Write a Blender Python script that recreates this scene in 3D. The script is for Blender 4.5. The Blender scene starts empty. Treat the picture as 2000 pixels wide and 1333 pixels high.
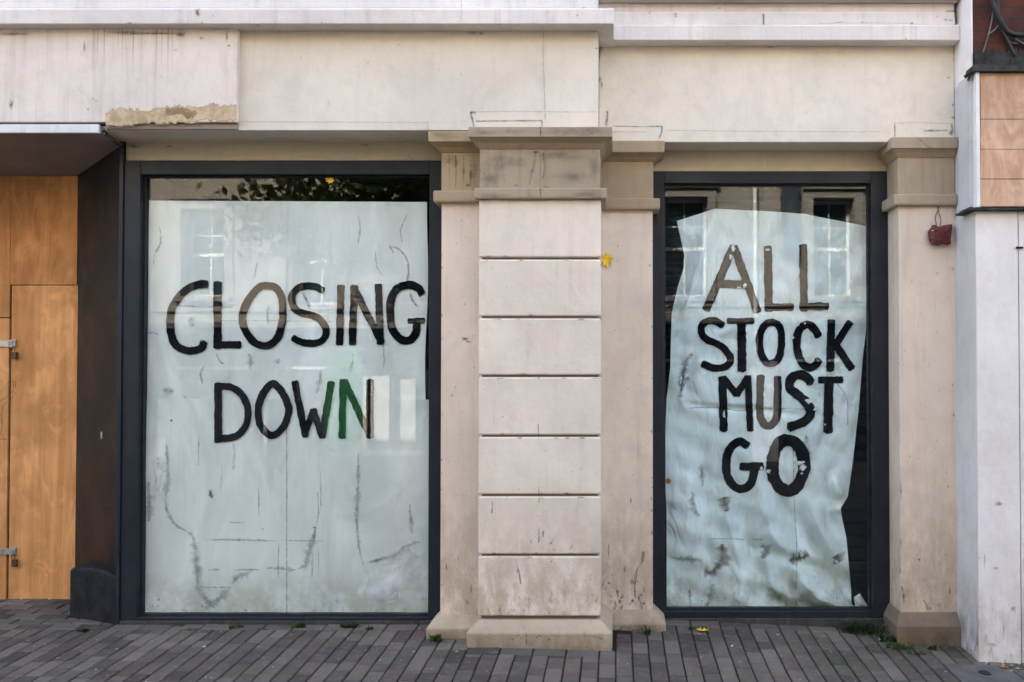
import bpy, bmesh, math, random
from mathutils import Vector
random.seed(7)
SC = bpy.context.scene
COL = SC.collection
R = math.radians

# ------------------------------------------------------------------ camera
F, XP, HZ, D0, CH, TILT = 1560.0, 1204.0, 715.0, 5.29, 1.70, 0.016
YP = HZ - F * math.tan(TILT)
cam = bpy.data.cameras.new('camera'); camo = bpy.data.objects.new('camera', cam); COL.objects.link(camo)
cam.sensor_width = 36.0; cam.lens = F / 2000 * 36
cam.shift_x = (1000 - XP) / 2000; cam.shift_y = (YP - 666.5) / 2000
cam.clip_start = 0.05; cam.clip_end = 500
camo.location = (0, -D0, CH); camo.rotation_euler = (math.pi / 2 + TILT, 0, 0)
SC.camera = camo

def W(px, py, y):
    """point of the plane at depth y that the photograph shows at pixel (px, py)"""
    u = (px - XP) / F; v = (YP - py) / F
    dy = math.cos(TILT) - v * math.sin(TILT); dz = math.sin(TILT) + v * math.cos(TILT)
    k = (y + D0) / dy
    return Vector((u * k, y, CH + dz * k))

# ------------------------------------------------------------------ light
TO_SUN = Vector((-0.50, 0.87, 0.0)).normalized(); EL = R(36)
TO_SUN = Vector((TO_SUN.x * math.cos(EL), TO_SUN.y * math.cos(EL), math.sin(EL)))
w = bpy.data.worlds.new('World'); SC.world = w; w.use_nodes = True
nt = w.node_tree; nt.nodes.clear()
sky = nt.nodes.new('ShaderNodeTexSky'); sky.sky_type = 'NISHITA'; sky.sun_disc = False
sky.sun_elevation = EL; sky.sun_rotation = math.atan2(TO_SUN.x, TO_SUN.y)
sky.dust_density = 6.0; sky.air_density = 1.0; sky.ozone_density = 0.4
bg = nt.nodes.new('ShaderNodeBackground'); bg.inputs[1].default_value = 0.15
wo = nt.nodes.new('ShaderNodeOutputWorld')
nt.links.new(sky.outputs[0], bg.inputs[0]); nt.links.new(bg.outputs[0], wo.inputs[0])
sun = bpy.data.lights.new('sun', 'SUN'); suno = bpy.data.objects.new('sun', sun); COL.objects.link(suno)
sun.energy = 2.0; sun.angle = R(0.5); sun.color = (1.0, 0.93, 0.82)
suno.rotation_euler = (-TO_SUN).to_track_quat('-Z', 'Y').to_euler()
suno.location = (0, 30, 40)
SC.view_settings.view_transform = 'Standard'; SC.view_settings.look = 'None'
SC.view_settings.exposure = 3.04; SC.view_settings.gamma = 1.0
SC.render.engine = 'CYCLES'
SC.cycles.use_denoising = True
SC.cycles.max_bounces = 10; SC.cycles.transparent_max_bounces = 16
SC.cycles.sample_clamp_indirect = 6

# ------------------------------------------------------------------ materials
def lin(r, g, b):
    f = lambda c: (c / 255 / 12.92) if c / 255 <= 0.04045 else ((c / 255 + 0.055) / 1.055) ** 2.4
    return (f(r), f(g), f(b), 1)

class NG:
    def __init__(self, name):
        self.m = bpy.data.materials.new(name); self.m.use_nodes = True
        self.t = self.m.node_tree; self.t.nodes.clear()
        self.out = self.t.nodes.new('ShaderNodeOutputMaterial')
        self.pos = self.n('ShaderNodeNewGeometry').outputs['Position']
        s = self.n('ShaderNodeSeparateXYZ'); self.l(self.pos, s.inputs[0]); self.x, self.y, self.z = s.outputs
    def n(self, k): return self.t.nodes.new(k)
    def l(self, a, b): self.t.links.new(a, b)
    def put(self, sock, v):
        if hasattr(v, 'links'): self.l(v, sock)
        else: sock.default_value = v
    def scale(self, sx, sy, sz, off=(0, 0, 0)):
        a = self.n('ShaderNodeVectorMath'); a.operation = 'MULTIPLY'; self.l(self.pos, a.inputs[0]); a.inputs[1].default_value = (sx, sy, sz)
        b = self.n('ShaderNodeVectorMath'); b.operation = 'ADD'; self.l(a.outputs[0], b.inputs[0]); b.inputs[1].default_value = off
        return b.outputs[0]
    def noise(self, sc, detail=4, rough=0.55, vec=None, dist=0.0):
        a = self.n('ShaderNodeTexNoise'); a.inputs['Scale'].default_value = sc; a.inputs['Detail'].default_value = detail
        a.inputs['Roughness'].default_value = rough; a.inputs['Distortion'].default_value = dist
        self.l(vec if vec is not None else self.pos, a.inputs['Vector']); return a.outputs['Fac']
    def rng(self, v, a, b, c=0.0, d=1.0, smooth=True):
        m = self.n('ShaderNodeMapRange'); m.interpolation_type = 'SMOOTHSTEP' if smooth else 'LINEAR'
        self.put(m.inputs[0], v); m.inputs[1].default_value = a; m.inputs[2].default_value = b; m.inputs[3].default_value = c; m.inputs[4].default_value = d
        return m.outputs[0]
    def math(self, op, a, b=0.0):
        m = self.n('ShaderNodeMath'); m.operation = op; self.put(m.inputs[0], a); self.put(m.inputs[1], b); return m.outputs[0]
    def mix(self, f, a, b, mode='MIX'):
        m = self.n('ShaderNodeMix'); m.data_type = 'RGBA'; m.blend_type = mode
        self.put(m.inputs[0], f); self.put(m.inputs[6], a); self.put(m.inputs[7], b); return m.outputs[2]
    def bump(self, h, strength=0.3, dist=0.01, prev=None):
        b = self.n('ShaderNodeBump'); b.inputs['Strength'].default_value = strength; b.inputs['Distance'].default_value = dist
        self.l(h, b.inputs['Height'])
        if prev is not None: self.l(prev, b.inputs['Normal'])
        return b.outputs[0]
    def done(self, col, rough=0.7, normal=None, spec=0.5, metal=0.0):
        p = self.n('ShaderNodeBsdfPrincipled'); self.put(p.inputs['Base Color'], col); self.put(p.inputs['Roughness'], rough)
        p.inputs['Specular IOR Level'].default_value = spec; p.inputs['Metallic'].default_value = metal
        if normal is not None: self.l(normal, p.inputs['Normal'])
        self.l(p.outputs[0], self.out.inputs[0]); return self.m

def c4(r, g, b): return (r, g, b, 1)
def tone(c, k): return (min(1, c[0] * k), min(1, c[1] * k), min(1, c[2] * k), 1)

def plaster(name, base, stain=c4(.16, .12, .09), amt=0.35, streak=None, low=None, tint=None, rough=0.8, speck=0.45, seed=0.0):
    """painted render or stone: broad tone, mottling, run-off streaks in a band, splash dirt low down, specks"""
    g = NG(name)
    v = g.scale(1, 1, 1, (seed, seed * .7, seed * 1.3))
    col = g.mix(g.rng(g.noise(1.1, 5, .6, v), .32, .68), tone(base, .90), tone(base, 1.06))
    col = g.mix(g.math('MULTIPLY', g.rng(g.noise(7, 6, .65, v), .45, .75), .42), col, tone(base, .78))
    cl = g.rng(g.noise(2.3, 6, .7, g.scale(1, 1, .7, (seed + 4, 1, 0)), .8), .50, .72)
    col = g.mix(g.math('MULTIPLY', cl, .30), col, (base[0] * .72, base[1] * .66, base[2] * .58, 1))
    if tint:
        z0, z1, tc, ta = tint
        k = g.math('MULTIPLY', g.rng(g.z, z0, z1), g.rng(g.noise(3.0, 5, .6, v), .30, .60))
        col = g.mix(g.math('MULTIPLY', k, ta), col, tc)
    vs = g.scale(16, 16, .9, (seed, 0, seed))
    sn = g.rng(g.noise(1.0, 5, .65, vs), .50, .78)
    col = g.mix(g.math('MULTIPLY', sn, amt * .5), col, stain)
    if streak:
        z0, z1, sa, x0, x1 = streak
        vv = g.scale(38, 38, .35, (seed + 3, 0, 0))
        s2 = g.rng(g.noise(1.0, 4, .7, vv), .50, .70)
        length = g.math('MULTIPLY', g.rng(g.z, z0, z1), g.rng(g.noise(2.2, 2, .5, g.scale(1, 1, .05)), .36, .62))
        xm = g.rng(g.x, x0, x1, 1.0, 0.0)
        col = g.mix(g.math('MULTIPLY', g.math('MULTIPLY', s2, length), g.math('MULTIPLY', xm, sa)), col, c4(.03, .025, .02))
        # soot line tight under the ledge
        k = g.math('MULTIPLY', g.rng(g.z, z1 - .05, z1), g.rng(g.noise(5, 5, .7, v), .38, .58))
        col = g.mix(g.math('MULTIPLY', g.math('MULTIPLY', k, xm), .8), col, c4(.05, .04, .035))
    if low:
        z0, z1, la, lc = low
        k = g.math('MULTIPLY', g.rng(g.z, z1, z0), g.rng(g.noise(5, 7, .7, g.scale(1.6, 1.6, .8, (seed, 1, 2))), .30, .64))
        col = g.mix(g.math('MULTIPLY', k, la), col, lc)
        k2 = g.math('MULTIPLY', g.rng(g.z, z0 + (z1 - z0) * .5, z0), g.rng(g.noise(22, 6, .75, g.scale(1.3, 1.3, .6)), .55, .70))
        col = g.mix(g.math('MULTIPLY', k2, la), col, c4(.035, .03, .022))
    sp = g.rng(g.noise(42, 3, .6, g.scale(1, 1, .55, (seed, 5, 1))), .70, .76)
    col = g.mix(g.math('MULTIPLY', sp, speck), col, tone(stain, .8))
    b = g.bump(g.noise(110, 5, .7), .32, .005)
    b = g.bump(g.noise(9, 5, .6, v), .38, .014, b)
    return g.done(col, rough, b, .3)

CREAM = c4(.80, .72, .60)
M = {}
M['frieze'] = plaster('cream_render', CREAM, amt=.18, tint=(3.75, 4.0, c4(.62, .47, .29), .75), seed=1)
M['panel'] = plaster('pink_cream_render', c4(.78, .685, .61), amt=.40, streak=(3.40, 4.02, 1.0, -2.9, -2.55), seed=4)
M['cornice'] = plaster('white_cornice_paint', c4(.79, .715, .66), amt=.45, seed=8, speck=.7)
M['upper'] = plaster('upper_storey_render', c4(.62, .54, .48), amt=.3, seed=11)
M['pier'] = plaster('pier_paint', c4(.83, .73, .615), amt=.30, low=(0.0, 1.15, .85, c4(.42, .31, .21)), seed=14)
M['wing'] = plaster('pilaster_paint', c4(.76, .645, .53), amt=.42, low=(-.05, 1.4, .70, c4(.36, .26, .175)), seed=17, speck=.8)
M['tan'] = plaster('tan_stone_paint', c4(.41, .33, .235), amt=.7, seed=20, speck=.7)
M['tan2'] = plaster('ochre_stone_paint', c4(.41, .31, .195), amt=.75, seed=22, speck=.7)
M['plinth'] = plaster('sandstone_plinth', c4(.45, .36, .255), stain=c4(.07, .06, .03), amt=.5, low=(-.08, .14, .95, c4(.19, .13, .07)), seed=25, speck=1.0)
M['darkplinth'] = plaster('dirty_sandstone_plinth', c4(.21, .165, .115), stain=c4(.04, .035, .02), amt=.5, low=(-.15, .12, .9, c4(.10, .075, .045)), seed=26)
M['lintel'] = plaster('ochre_lintel_paint', c4(.60, .515, .38), amt=.25, seed=28)
M['patch'] = plaster('bare_render_patch', c4(.60, .43, .25), amt=.4, seed=30)
M['soffitgrey'] = plaster('bare_concrete_edge', c4(.33, .27, .225), amt=.5, seed=33)
M['nwhite'] = plaster('neighbour_white_paint', c4(.82, .775, .74), amt=.10, low=(-.15, .75, .7, c4(.42, .33, .26)), seed=36, speck=.5)
M['ngrey'] = plaster('neighbour_grey_paint', c4(.60, .59, .59), amt=.3, low=(-.15, .5, .9, c4(.14, .11, .09)), seed=38, speck=.6)
M['opp'] = plaster('sandstone_front', c4(.31, .285, .24), amt=.3, seed=41)
M['opp2'] = plaster('buff_stone_front', c4(.31, .288, .255), amt=.3, seed=44)

def simple(name, col, rough=.6, nscale=20, var=.2, bump=.1, spec=.5, metal=0.0, dirt=None):
    g = NG(name)
    c = g.mix(g.rng(g.noise(nscale, 5, .6), .3, .7), tone(col, 1 - var), tone(col, 1 + var))
    if dirt:
        c = g.mix(g.math('MULTIPLY', g.rng(g.noise(6, 6, .7, g.scale(2.5, 2.5, .5)), .5, .75), dirt[1]), c, dirt[0])
    r = g.rng(g.noise(nscale * .6, 5, .6), .3, .7, max(0, rough - .10), min(1, rough + .12))
    return g.done(c, r, g.bump(g.noise(nscale * 4, 4), bump, .003), spec, metal)

M['frame'] = simple('anthracite_frame_paint', c4(.015, .0185, .026), .5, 5, .18, .06, spec=.3, dirt=(c4(.04, .036, .033), .35))
M['gasket'] = simple('black_gasket', c4(.008, .008, .009), .6)
M['sill'] = simple('dirty_sill', c4(.035, .035, .033), .6, 6, .3, .1, dirt=(c4(.11, .095, .075), .8))
M['clad'] = simple('brown_black_cladding', c4(.0075, .0062, .0062), .5, 3, .3, .03, spec=.22, dirt=(c4(.018, .012, .011), .5))
M['kick'] = simple('slate_kick_plate', c4(.011, .012, .014), .8, 14, .5, .5, spec=.25, dirt=(c4(.028, .026, .026), .6))
M['canopywhite'] = simple('white_trim', c4(.68, .69, .70), .45, 6, .05, .05, dirt=(c4(.4, .4, .36), .5))
M['soffit'] = simple('brown_canopy_soffit', c4(.27, .25, .24), .6, 2.2, .12, .05, dirt=(c4(.17, .13, .11), .5))
M['gap'] = simple('dark_gap', c4(.010, .008, .008), .9)
M['inside'] = simple('dark_shop_interior', c4(.035, .055, .065), .9)
M['crack'] = simple('crack_black', c4(.06, .045, .035), .95)
M['hair'] = simple('hairline_grey', c4(.33, .27, .235), .95)
M['rust'] = simple('rust_stain', c4(.36, .20, .09), .9)
M['steel'] = simple('zinc_steel', c4(.42, .41, .40), .45, 30, .3, .1, metal=.7)
M['lock'] = simple('old_brass_lock', c4(.09, .06, .03), .5, 40, .4, .2, metal=.5)
M['marker'] = simple('marker_line', c4(.12, .05, .025), .8)
M['paint'] = NG('black_brush_paint')
g = M['paint']
_c = g.mix(g.rng(g.noise(60, 4, .7, g.scale(1, 1, .3)), .3, .75), c4(.002, .003, .005), c4(.007, .007, .009))
M['paint'] = g.done(_c, .7, g.bump(g.noise(120, 3, .6, g.scale(1, 1, .25)), .3, .002), .06)
M['redplastic'] = simple('faded_red_plastic', c4(.105, .012, .012), .5, 30, .45, .4, dirt=(c4(.05, .012, .010), .7))
M['cable'] = simple('grey_cable', c4(.10, .095, .09), .6)
M['blackcable'] = simple('black_cable', c4(.012, .011, .011), .6)
M['flash'] = simple('mossy_lead_flashing', c4(.030, .028, .023), .85, 18, .6, .5, dirt=(c4(.07, .075, .04), .6))
M['white'] = simple('white_gloss_paint', c4(.78, .77, .74), .4, 8, .05, .03)
M['shopdark'] = simple('shopfront_blue_grey', c4(.035, .05, .065), .5, 4, .3)
M['green'] = simple('green_shop_panel', c4(.018, .17, .055), .45, 5, .2)
M['asphalt'] = simple('asphalt', c4(.055, .053, .05), .9, 60, .35, .5)
M['bark'] = simple('bark', c4(.07, .05, .035), .9, 18, .5, .8)
M['yleaf'] = simple('yellow_leaf', c4(.80, .50, .02), .6, 40, .25, .2)
M['bleaf'] = simple('brown_leaf', c4(.28, .09, .02), .7, 40, .35, .2)
M['scrap'] = simple('crumpled_white_scrap', c4(.6, .59, .56), .7, 30, .2, .2)
M['interiorshutter'] = simple('dark_roller_slats', c4(.008, .026, .036), .6, 4, .25, .05, spec=.12)

def mat_wood(name, a, b, streaks=1.0, nz=.5):
    g = NG(name)
    v = g.scale(6, 6, nz * .8)
    n1 = g.noise(1.0, 6, .6, v, 2.2)
    col = g.mix(g.rng(n1, .30, .72), a, b)
    col = g.mix(g.math('MULTIPLY', g.rng(g.noise(1.7, 5, .6), .40, .66), .6), col, tone(a, .70))
    fine = g.rng(g.noise(1.0, 3, .7, g.scale(110, 110, 3)), .45, .8)
    col = g.mix(g.math('MULTIPLY', fine, .25 * streaks), col, tone(a, .5))
    bl_ = g.rng(g.noise(5.5, 6, .65, g.scale(1, 1, .55, (2, 0, 5)), 1.0), .48, .70)
    col = g.mix(g.math('MULTIPLY', bl_, .5), col, tone(b, 1.22))
    kn = g.rng(g.noise(4.0, 2, .5, g.scale(1.4, 1.4, .55, (4, 2, 7))), .68, .78)
    col = g.mix(g.math('MULTIPLY', kn, .55), col, tone(a, .42))
    return g.done(col, .62, g.bump(n1, .08, .004), .35)
M['ply'] = mat_wood('orange_plywood', c4(.54, .235, .07), c4(.80, .40, .155))
M['ply2'] = mat_wood('brown_plywood', c4(.44, .18, .05), c4(.66, .31, .105))
M['salmon'] = mat_wood('weathered_salmon_board', c4(.53, .28, .155), c4(.70, .47, .32), 1.4, 3.0)
M['salmon2'] = mat_wood('pale_salmon_board', c4(.54, .30, .17), c4(.70, .48, .33), 1.4, 3.0)

def mat_brick():
    g = NG('dark_red_brick')
    sw = g.n('ShaderNodeCombineXYZ'); g.l(g.x, sw.inputs[0]); g.l(g.z, sw.inputs[1])
    br = g.n('ShaderNodeTexBrick'); g.l(sw.outputs[0], br.inputs['Vector'])
    br.inputs['Scale'].default_value = 1.0; br.inputs['Brick Width'].default_value = .225; br.inputs['Row Height'].default_value = .075
    br.inputs['Mortar Size'].default_value = .006; br.inputs['Color1'].default_value = c4(.11, .036, .022); br.inputs['Color2'].default_value = c4(.07, .028, .02)
    br.inputs['Mortar'].default_value = c4(.05, .04, .034)
    col = g.mix(g.math('MULTIPLY', g.rng(g.noise(3.5, 6, .7), .40, .62), .75), br.outputs[0], c4(.035, .022, .02))
    inv = g.math('SUBTRACT', 1.0, br.outputs['Fac'])
    return g.done(col, .9, g.bump(g.noise(60, 4), .4, .004, g.bump(inv, .6, .01)), .2)
M['brick'] = mat_brick()

def mat_paver():
    g = NG('clay_pavers')
    at = g.n('ShaderNodeAttribute'); at.attribute_name = 'rnd'
    f = at.outputs['Fac']
    col = g.mix(f, c4(.048, .039, .032), c4(.160, .132, .108))
    hue = g.n('ShaderNodeTexWhiteNoise'); hue.noise_dimensions = '1D'; g.l(f, hue.inputs['W'])
    col = g.mix(g.rng(hue.outputs['Value'], .55, 1.0, 0, .65), col, c4(.115, .080, .068))
    col = g.mix(g.rng(hue.outputs['Value'], .25, .0, 0, .5), col, c4(.082, .078, .060))
    col = g.mix(g.math('MULTIPLY', g.rng(g.noise(2.2, 6, .7), .45, .70), .55), col, c4(.045, .040, .035))
    col = g.mix(g.math('MULTIPLY', g.rng(g.noise(24, 6, .7), .50, .72), .45), col, c4(.175, .158, .145))
    col = g.mix(g.math('MULTIPLY', g.rng(g.noise(75, 3, .6), .66, .72), .7), col, c4(.045, .04, .036))
    col = g.mix(g.rng(g.noise(34, 2, .5, g.scale(1, 1, 1, (9, 3, 1))), .715, .75), col, c4(.42, .40, .37))
    # green algae towards the right-hand bay
    al = g.math('MULTIPLY', g.rng(g.x, .3, 1.2), g.rng(g.noise(3.1, 5, .6), .46, .66))
    col = g.mix(g.math('MULTIPLY', al, .45), col, c4(.068, .074, .042))
    return g.done(col, .82, g.bump(g.noise(140, 5, .7), .35, .004, g.bump(g.noise(18, 4), .25, .008)), .3)
M['paver'] = mat_paver()
M['bed'] = simple('dark_joint_sand', c4(.006, .005, .004), .95, 40, .5, .4, dirt=(c4(.020, .030, .008), .9))
M['slab'] = simple('concrete_cover_slab', c4(.088, .08, .073), .9, 12, .22, .4, dirt=(c4(.08, .07, .062), .6))
M['mortar'] = simple('pale_mortar', c4(.29, .265, .235), .95, 30, .25, .3)

def mat_glass():
    g = NG('shop_glass')
    lw = g.n('ShaderNodeLayerWeight'); lw.inputs[0].default_value = .5
    f = g.math('ADD', g.math('MULTIPLY', g.math('POWER', lw.outputs['Facing'], 5.0), .9), .034)
    tr = g.n('ShaderNodeBsdfTransparent'); tr.inputs[0].default_value = c4(.962, .984, .983)
    gl = g.n('ShaderNodeBsdfGlossy'); gl.inputs['Roughness'].default_value = 0.0; gl.inputs[0].default_value = c4(1, 1, 1)
    # the faint waviness of float glass
    b = g.bump(g.noise(1.6, 2, .4), .02, .02); g.l(b, gl.inputs['Normal'])
    mx = g.n('ShaderNodeMixShader'); g.l(f, mx.inputs[0]); g.l(tr.outputs[0], mx.inputs[1]); g.l(gl.outputs[0], mx.inputs[2])
    g.l(mx.outputs[0], g.out.inputs[0]); return g.m
M['glass'] = mat_glass()
M['darkglass'] = simple('upstairs_window_glass', c4(.03, .04, .05), .08, 3, .2, 0.0, spec=.9)

def mat_paper(name, base, green, lowdirt=True, seed=0.0, stainc=c4(.33, .36, .34), z0=0.0, crumple=0.0):
    g = NG(name)
    v = g.scale(1, 1, 1, (seed, 2 * seed, seed))
    col = g.mix(g.rng(g.noise(1.3, 5, .55, v), .34, .66), base, green)
    wash = g.rng(g.noise(1.0, 6, .6, g.scale(2.2, 2.2, .9, (seed, 1, 3)), 1.6), .40, .70)
    col = g.mix(g.math('MULTIPLY', wash, .75), col, tone(base, 1.14))
    br = g.rng(g.noise(1.0, 4, .65, g.scale(26, 26, 2.6, (seed, 4, 1))), .52, .72)
    col = g.mix(g.math('MULTIPLY', br, .22), col, tone(base, .74))
    col = g.mix(g.math('MULTIPLY', g.rng(g.noise(1, 5, .65, g.scale(9, 9, .8, (seed, 0, seed))), .56, .76), .30), col, stainc)
    col = g.mix(g.math('MULTIPLY', g.rng(g.noise(2.6, 6, .62, v, 1.0), .60, .74), .28), col, stainc)
    if lowdirt:
        k = g.math('MULTIPLY', g.rng(g.z, z0 + .48, z0 + .03), g.rng(g.noise(7, 7, .7, v), .34, .66))
        col = g.mix(g.math('MULTIPLY', k, .62), col, c4(.38, .37, .25))
        k = g.math('MULTIPLY', g.rng(g.z, z0 + .26, z0 + .02), g.rng(g.noise(26, 6, .75, v), .56, .70))
        col = g.mix(g.math('MULTIPLY', k, .8), col, c4(.10, .09, .06))
    col = g.mix(g.math('MULTIPLY', g.rng(g.noise(48, 3, .6, v), .72, .77), .5), col, c4(.12, .12, .11))
    p = g.n('ShaderNodeBsdfPrincipled'); g.l(col, p.inputs['Base Color']); p.inputs['Roughness'].default_value = .85
    p.inputs['Specular IOR Level'].default_value = .05
    nb = g.bump(g.noise(5, 4, .5, v), .12, .02)
    if crumple:
        r1 = g.math('ABSOLUTE', g.math('SUBTRACT', g.noise(3.2, 3, .5, g.scale(1.6, 1.6, .8, (3, 1, 4)), .6), .5))
        r2 = g.math('ABSOLUTE', g.math('SUBTRACT', g.noise(9.0, 3, .5, g.scale(1.3, 1.3, .8, (8, 1, 2)), .4), .5))
        nb = g.bump(r1, crumple, .10, nb); nb = g.bump(r2, crumple * .35, .035, nb)
    g.l(nb, p.inputs['Normal'])
    g.l(p.outputs[0], g.out.inputs[0]); return g.m
M['paperL'] = mat_paper('whitewashed_paper', c4(.80, .81, .78), c4(.64, .665, .64), seed=2)
M['paperL2'] = mat_paper('whitewashed_paper_lower', c4(.79, .80, .765), c4(.64, .665, .635), seed=6)
M['paperR'] = mat_paper('crumpled_plastic_sheet', c4(.77, .85, .86), c4(.62, .715, .725), seed=9, stainc=c4(.30, .36, .34), crumple=.42)
M['smear'] = simple('grey_damp_and_reflection', c4(.44, .465, .45), .9, 12, .16)
M['smear2'] = simple('dark_damp_line', c4(.26, .275, .26), .9, 12, .25)
M['brownsmear'] = simple('brown_damp_smear', c4(.34, .30, .265), .9, 9, .25)
M['bright_reflection'] = simple('painted_reflection', c4(.90, .90, .87), .8, 9, .05)

def soft(name, col, k=1.0, nscale=22, ragged=False):
    """a stain: its strength fades to nothing at its own edge (vertex attribute) and is broken up by noise"""
    g = NG(name)
    at = g.n('ShaderNodeAttribute'); at.attribute_name = 'rnd'
    n = g.noise(nscale, 5, .7)
    if ragged: f = g.math('MULTIPLY', g.rng(g.math('ADD', at.outputs['Fac'], g.math('MULTIPLY', g.math('SUBTRACT', n, .5), 1.2)), .25, .55), k)
    else: f = g.math('MULTIPLY', g.math('MULTIPLY', at.outputs['Fac'], g.rng(n, .30, .68, .25, 1.0)), k)
    d = g.n('ShaderNodeBsdfDiffuse'); g.l(g.mix(g.rng(g.noise(nscale * .9, 6, .7, g.scale(1, 1, 1, (3, 7, 1))), .36, .64), tone(col, .72), tone(col, 1.12)), d.inputs[0])
    t = g.n('ShaderNodeBsdfTransparent'); mx = g.n('ShaderNodeMixShader')
    g.l(f, mx.inputs[0]); g.l(t.outputs[0], mx.inputs[1]); g.l(d.outputs[0], mx.inputs[2]); g.l(mx.outputs[0], g.out.inputs[0]); return g.m
M['smear'] = soft('grey_damp_and_reflection', c4(.30, .325, .31), .62, 16)
M['smear2'] = soft('dark_damp_line', c4(.12, .13, .12), .6, 40)
M['brownsmear'] = soft('brown_damp_smear', c4(.21, .165, .135), .95, 12)
M['bright_reflection'] = soft('painted_reflection', c4(.97, .97, .95), 1.0, 5)  # bright reflections painted onto the lower paper as soft pale patches
M['crack'] = soft('dark_crack', c4(.05, .036, .026), .8, 50)
M['hair'] = soft('hairline_grey', c4(.22, .17, .14), .42, 40)
M['rust'] = soft('rust_stain', c4(.34, .17, .07), .9)
M['patch'] = soft('bare_render_patch', c4(.62, .47, .30), .95, 15, True)
SOFT = True
def mat_leaf(name, a, b):
    g = NG(name)
    at = g.n('ShaderNodeAttribute'); at.attribute_name = 'rnd'
    col = g.mix(at.outputs['Fac'], a, b)
    d = g.n('ShaderNodeBsdfPrincipled'); g.l(col, d.inputs['Base Color']); d.inputs['Roughness'].default_value = .5
    tl = g.n('ShaderNodeBsdfTranslucent'); g.l(g.mix(1.0, col, c4(1.3, 1.5, .7), 'MULTIPLY'), tl.inputs[0])
    mx = g.n('ShaderNodeMixShader'); mx.inputs[0].default_value = .35
    g.l(d.outputs[0], mx.inputs[1]); g.l(tl.outputs[0], mx.inputs[2]); g.l(mx.outputs[0], g.out.inputs[0]); return g.m
M['leaf'] = mat_leaf('tree_leaves', c4(.030, .050, .012), c4(.085, .105, .025))
M['weed'] = mat_leaf('weed_blades', c4(.025, .055, .010), c4(.085, .135, .028))
M['moss'] = mat_leaf('dark_weed_blades', c4(.012, .030, .007), c4(.040, .070, .016))

# ------------------------------------------------------------------ mesh helpers
class MB:
    def __init__(s): s.v = []; s.f = []; s.m = []; s.a = []; s.use_a = False
    def vert(s, p, a=0.0): s.v.append(Vector(p)); s.a.append(a); return len(s.v) - 1
    def face(s, idx, m=0): s.f.append(idx); s.m.append(m)
    def poly(s, pts, m=0, a=0.0): s.face([s.vert(p, a) for p in pts], m)
    def loft(s, lv, m=0, a=0.0, cap=True):
        """stack of rectangles (z, x0, x1, yfront, yback)"""
        rings = [[s.vert(p, a) for p in ((x0, y0, z), (x1, y0, z), (x1, y1, z), (x0, y1, z))] for z, x0, x1, y0, y1 in lv]
        for A, B in zip(rings, rings[1:]):
            for i in range(4): s.face([A[i], A[(i + 1) % 4], B[(i + 1) % 4], B[i]], m)
        if cap: s.face(rings[0][::-1], m); s.face(rings[-1], m)
    def box(s, x0, x1, y0, y1, z0, z1, m=0, a=0.0): s.loft([(z0, x0, x1, y0, y1), (z1, x0, x1, y0, y1)], m, a)
    def pbox(s, px0, px1, py0, py1, y0, y1, m=0):
        """box whose front face covers these photograph pixels"""
        c = (py0 + py1) / 2; d = (px0 + px1) / 2
        s.box(W(px0, c, y0).x, W(px1, c, y0).x, y0, y1, W(d, py1, y0).z, W(d, py0, y0).z, m)
    def tube(s, pts, r, n=8, m=0, r1=None):
        pts = [Vector(p) for p in pts]; rings = []
        for i, p in enumerate(pts):
            d = (pts[min(i + 1, len(pts) - 1)] - pts[max(i - 1, 0)]).normalized()
            u = d.orthogonal().normalized() if i == 0 else (u - d * u.dot(d)).normalized()
            q = d.cross(u); k = r if r1 is None else r + (r1 - r) * i / (len(pts) - 1)
            rings.append([s.vert(p + (u * math.cos(2 * math.pi * j / n) + q * math.sin(2 * math.pi * j / n)) * k) for j in range(n)])
        for A, B in zip(rings, rings[1:]):
            for j in range(n): s.face([A[j], A[(j + 1) % n], B[(j + 1) % n], B[j]], m)
        s.face(rings[0][::-1], m); s.face(rings[-1], m)
    def build(s, name, mats, parent=None, bevel=0.0, smooth=False, origin=None):
        me = bpy.data.meshes.new(name)
        off = Vector(origin) if origin is not None else (parent_origin(parent) if parent else Vector((0, 0, 0)))
        me.from_pydata([tuple(p - off) for p in s.v], [], s.f)
        mats = mats if isinstance(mats, (list, tuple)) else [mats]
        for k in mats: me.materials.append(k)
        me.polygons.foreach_set('material_index', s.m)
        if smooth: me.polygons.foreach_set('use_smooth', [True] * len(s.f))
        if any(s.a):
            at = me.attributes.new('rnd', 'FLOAT', 'POINT'); at.data.foreach_set('value', s.a)
        bm = bmesh.new(); bm.from_mesh(me); bmesh.ops.recalc_face_normals(bm, faces=bm.faces); bm.to_mesh(me); bm.free()
        me.update()
        o = bpy.data.objects.new(name, me); COL.objects.link(o)
        if parent: o.parent = parent
        elif origin is not None: o.location = origin
        if bevel:
            b = o.modifiers.new('bevel', 'BEVEL'); b.width = bevel; b.segments = 2; b.limit_method = 'ANGLE'; b.angle_limit = R(35)
        return o

def parent_origin(p):
    o = Vector((0, 0, 0))
    while p: o += p.location; p = p.parent
    return o

def tag(o, label=None, cat=None, group=None, kind=None):
    if label: o['label'] = label
    if cat: o['category'] = cat
    if group: o['group'] = group
    if kind: o['kind'] = kind
    return o

def thing(name, loc, label, cat, group=None):
    o = bpy.data.objects.new(name, None); COL.objects.link(o); o.location = loc; o.empty_display_size = .2
    return tag(o, label, cat, group)

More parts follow.
